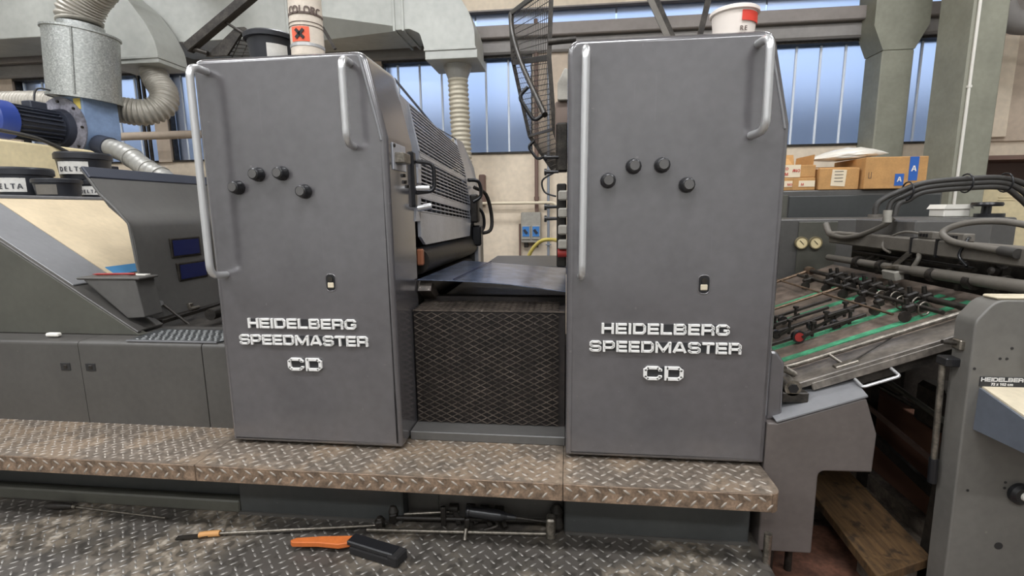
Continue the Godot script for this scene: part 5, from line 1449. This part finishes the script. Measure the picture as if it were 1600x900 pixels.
	var hb := Basis(Vector3.UP, ha)
	for s in [-1.0, 1.0]:
		part(hz, "hazard_cross", MB.new().box(hc, Vector3(0.042, 0.011, 0.002), hb * Basis(Vector3.BACK, s * 0.8)), M.ink_black)
	for y in [0.100, 0.113]:
		part(c, "print_line", bent_label(o, 0.0595, y, y + 0.002, -1.2, 1.9), M.can_print)
	part(c, "print_band", bent_label(o, 0.0595, 0.139, 0.147, -1.4, 1.9), M.can_print)
	bent_text(c, "COLORC", o, 0.0595, 0.152, 0.40, 0.026, M.can_print, 0.62)
	# raised guard frame behind the tower top
	var gd := thing("raised_guard", "dark raised guard frame with wire grille behind the tower top", "guard", Vector3(-0.2, 1.65, -0.5))
	part(gd, "arm", MB.new().bar(Vector3(-0.40, 1.715, -0.5), Vector3(-0.02, 1.95, -0.5), 0.04, 0.045, Vector3.UP, 0.004), M.dark_steel)
	part(gd, "stay", MB.new().cyl(Vector3(-0.218, 1.836, -0.5), Vector3(-0.06, 1.735, -0.5), 0.006), M.dark_steel)
	part(gd, "stay", MB.new().cyl(Vector3(-0.385, 1.718, -0.5), Vector3(-0.30, 1.69, -0.5), 0.010), M.dark_steel)
	part(gd, "side_plate", MB.new().prism(Vector3(0, 0, -0.52), Vector3.RIGHT, Vector3.UP, PackedVector2Array(v2([-0.32, 1.68, -0.155, 1.800, -0.11, 1.800, -0.03, 1.74, -0.06, 1.72, -0.13, 1.772, -0.21, 1.68])), Vector3(0, 0, 0.012)), M.dark_steel)
	for i in 6:
		part(gd, "grille_wire", MB.new().cyl(Vector3(-0.24 + i * 0.016, 1.685 + i * 0.017, -0.525), Vector3(-0.06 + i * 0.008, 1.68 + i * 0.012, -0.525), 0.0025, -1, 6), M.dark_steel)
	for i in 4:
		part(gd, "grille_wire", MB.new().cyl(Vector3(-0.20 + i * 0.05, 1.675, -0.528), Vector3(-0.13 + i * 0.035, 1.785 - i * 0.02, -0.528), 0.0025, -1, 6), M.dark_steel)
	part(gd, "stay", MB.new().bar(Vector3(0.25, 1.82, -0.5), Vector3(0.33, 1.68, -0.5), 0.014, 0.012), M.dark_steel)
	part(gd, "support", MB.new().bx(-0.30, -0.05, 0.9, 1.66, -0.56, -0.50), M.dark_steel)
	# on the other tower
	var p := thing("white_pail", "white plastic pail with a red band on the printing tower", "pail", Vector3(2.0, 1.512, -0.1))
	o = Vector3(1.954, 1.513, -0.10)
	part(p, "pail", MB.new().lathe(o, Vector3.UP, [Vector2(0, 0), Vector2(0.064, 0), Vector2(0.074, 0.088), Vector2(0.070, 0.088), Vector2(0.060, 0.01), Vector2(0, 0.01)], 28), M.pail)
	part(p, "rim", MB.new().lathe(o, Vector3.UP, [Vector2(0.074, 0.076), Vector2(0.080, 0.078), Vector2(0.080, 0.088), Vector2(0.074, 0.092), Vector2(0.070, 0.088)], 28), M.pail)
	part(p, "red_band", bent_label(o, 0.0715, 0.040, 0.072, 0.05, 1.35), M.red)
	bent_text(p, "RE", o, 0.068, 0.016, 0.16, 0.014, M.can_print, 0.8)
	var an := thing("guard_stay", "worn angle iron stay rising behind the second printing tower", "stay", Vector3(1.78, 1.5, -0.3))
	part(an, "angle", MB.new().bar(Vector3(1.70, 1.78, -0.315), Vector3(1.835, 1.50, -0.315), 0.012, 0.030), M.dark_steel)
	part(an, "flange", MB.new().bar(Vector3(1.685, 1.77, -0.303), Vector3(1.82, 1.50, -0.303), 0.022, 0.006, Vector3.BACK), M.hose_grey)
	single("roof_strut", "black strut standing behind the white pail", "strut", Vector3(1.90, 1.55, -0.4), MB.new().bar(Vector3(1.95, 1.80, -0.4), Vector3(1.89, 1.50, -0.4), 0.02, 0.02), M.dark_steel)

# ---------------------------------------------------------------- tools on the floor
func tools() -> void:
	var F := -0.328
	var a := thing("screwdriver", "long screwdriver with a grimy black handle lying by the plinth", "screwdriver", Vector3(-0.6, F, 0.05))
	part(a, "handle", MB.new().tube([Vector3(-0.875, F + 0.016, 0.055), Vector3(-0.85, F + 0.017, 0.054), Vector3(-0.80, F + 0.016, 0.050), Vector3(-0.755, F + 0.014, 0.046)], 0.014, 10, false, [0.010, 0.017, 0.016, 0.011]), M.black_oily)
	part(a, "ferrule", MB.new().cyl(Vector3(-0.755, F + 0.014, 0.046), Vector3(-0.735, F + 0.013, 0.047), 0.009), M.steel)
	part(a, "blade", MB.new().cyl(Vector3(-0.735, F + 0.012, 0.047), Vector3(-0.285, F + 0.008, 0.074), 0.0045), M.steel)
	var b := thing("chisel_bar", "long steel bar with a wooden handle lying on the tread plate", "tool", Vector3(0.2, F, 0.12))
	part(b, "blade", MB.new().bar(Vector3(-0.14, F + 0.006, 0.185), Vector3(-0.02, F + 0.010, 0.160), 0.022, 0.004), M.dark_steel)
	part(b, "wooden_grip", MB.new().tube([Vector3(-0.055, F + 0.012, 0.168), Vector3(-0.02, F + 0.013, 0.158), Vector3(0.02, F + 0.013, 0.150)], 0.012, 8), M.wood_pale)
	part(b, "rod", MB.new().cyl(Vector3(0.02, F + 0.012, 0.150), Vector3(0.64, F + 0.022, 0.055), 0.0055), M.steel)
	# gripper bar assembly lying on the floor
	var g := thing("gripper_bar", "oily gripper bar assembly with clamps lying on the floor below the step", "machine part", Vector3(1.0, F, 0.02))
	part(g, "bar", MB.new().cyl(Vector3(0.60, F + 0.014, 0.075), Vector3(1.335, F + 0.014, 0.03), 0.008), M.steel)
	part(g, "bar", MB.new().cyl(Vector3(0.68, F + 0.028, 0.010), Vector3(1.33, F + 0.028, -0.03), 0.009), M.black_oily)
	part(g, "bar", MB.new().cyl(Vector3(0.70, F + 0.030, -0.01), Vector3(0.95, F + 0.040, -0.04), 0.006), M.steel)
	for k in [[0.645, 0.05, 0.055], [0.685, 0.0, 0.075]]:
		part(g, "clamp_head", MB.new().lathe(Vector3(k[0], F, k[1]), Vector3.UP, [Vector2(0.012, 0), Vector2(0.022, 0.01), Vector2(0.018, k[2] * 0.5), Vector2(0.022, k[2] * 0.7), Vector2(0.012, k[2]), Vector2(0, k[2] + 0.004)], 10).box(Vector3(k[0], F + 0.03, k[1] + 0.01), Vector3(0.03, 0.04, 0.03), Basis(Vector3.UP, 0.5), 0.006), M.black_oily)
	for k in [[0.895, 0.0, 0.085], [1.0, 0.03, 0.06]]:
		part(g, "lever", MB.new().box(Vector3(k[0], F + k[2] / 2, k[1]), Vector3(0.022, k[2], 0.018), Basis(Vector3.UP, 0.3), 0.004), M.black_oily)
	for k in [[0.93, -0.04], [1.00, -0.05], [1.06, -0.04], [1.12, -0.04]]:
		part(g, "gripper", MB.new().cyl(Vector3(k[0] - 0.018, F + 0.055, k[1]), Vector3(k[0] + 0.018, F + 0.055, k[1]), 0.018, -1, 12).bar(Vector3(k[0], F + 0.05, k[1]), Vector3(k[0] + 0.03, F + 0.015, k[1] + 0.05), 0.016, 0.012), M.black_oily)
	part(g, "hook", MB.new().tube(spline([Vector3(1.05, F + 0.04, 0.0), Vector3(1.10, F + 0.045, 0.0), Vector3(1.12, F + 0.035, 0.03), Vector3(1.07, F + 0.02, 0.04)], 5), 0.007, 8), M.dark_steel)
	part(g, "pin", MB.new().cyl(Vector3(1.0, F + 0.002, 0.085), Vector3(1.0, F + 0.03, 0.055), 0.008), M.steel)
	part(g, "end_block", MB.new().bx(1.315, 1.35, F, F + 0.085, 0.0, 0.05, 0.006), M.steel)
	part(g, "end_block", MB.new().lathe(Vector3(1.355, F, -0.02), Vector3.UP, [Vector2(0.02, 0), Vector2(0.03, 0.02), Vector2(0.022, 0.06), Vector2(0.028, 0.085), Vector2(0.010, 0.11), Vector2(0, 0.112)], 10), M.black_oily)
	var q := thing("grease_gun", "black bottle shaped grease gun with a thin nozzle leaning on the plinth", "grease gun", Vector3(1.05, F, -0.02))
	var qa := Vector3(0.995, F + 0.085, 0.02); var qb := Vector3(1.345, F + 0.055, 0.02)
	var qd := (qb - qa).normalized()
	part(q, "body", MB.new().lathe(qa, qd, [Vector2(0, 0), Vector2(0.020, 0), Vector2(0.024, 0.006), Vector2(0.024, 0.012), Vector2(0.021, 0.016), Vector2(0.023, 0.12), Vector2(0.020, 0.14), Vector2(0.012, 0.165), Vector2(0.010, 0.20), Vector2(0, 0.20)], 18), M.black)
	part(q, "nozzle", MB.new().cyl(qa + qd * 0.20, qb, 0.007, 0.003), M.dark_steel)
	var h := thing("hand_brush", "hand brush with an orange wooden handle and black bristles on the tread plate", "brush", Vector3(0.56, F, 0.19))
	part(h, "handle", MB.new().prism(Vector3(0, F + 0.020, 0), Vector3.RIGHT, Vector3.BACK, rp(v2([0.345, 0.195, 0.36, 0.178, 0.46, 0.158, 0.585, 0.143, 0.58, 0.185, 0.54, 0.20, 0.46, 0.197, 0.36, 0.206]), 0.006), Vector3(0, 0.018, 0), 0.004), M.wood_orange)
	part(h, "head", MB.new().bar(Vector3(0.575, F + 0.038, 0.165), Vector3(0.775, F + 0.036, 0.220), 0.052, 0.020, Vector3.UP, 0.004), M.black)
	part(h, "bristles", MB.new().bar(Vector3(0.59, F + 0.014, 0.170), Vector3(0.790, F + 0.014, 0.226), 0.062, 0.028, Vector3.UP, 0.003), M.bristle)
	part(h, "bristle_tip", MB.new().bar(Vector3(0.755, F + 0.022, 0.213), Vector3(0.800, F + 0.022, 0.229), 0.064, 0.042, Vector3.UP, 0.006), M.bristle)
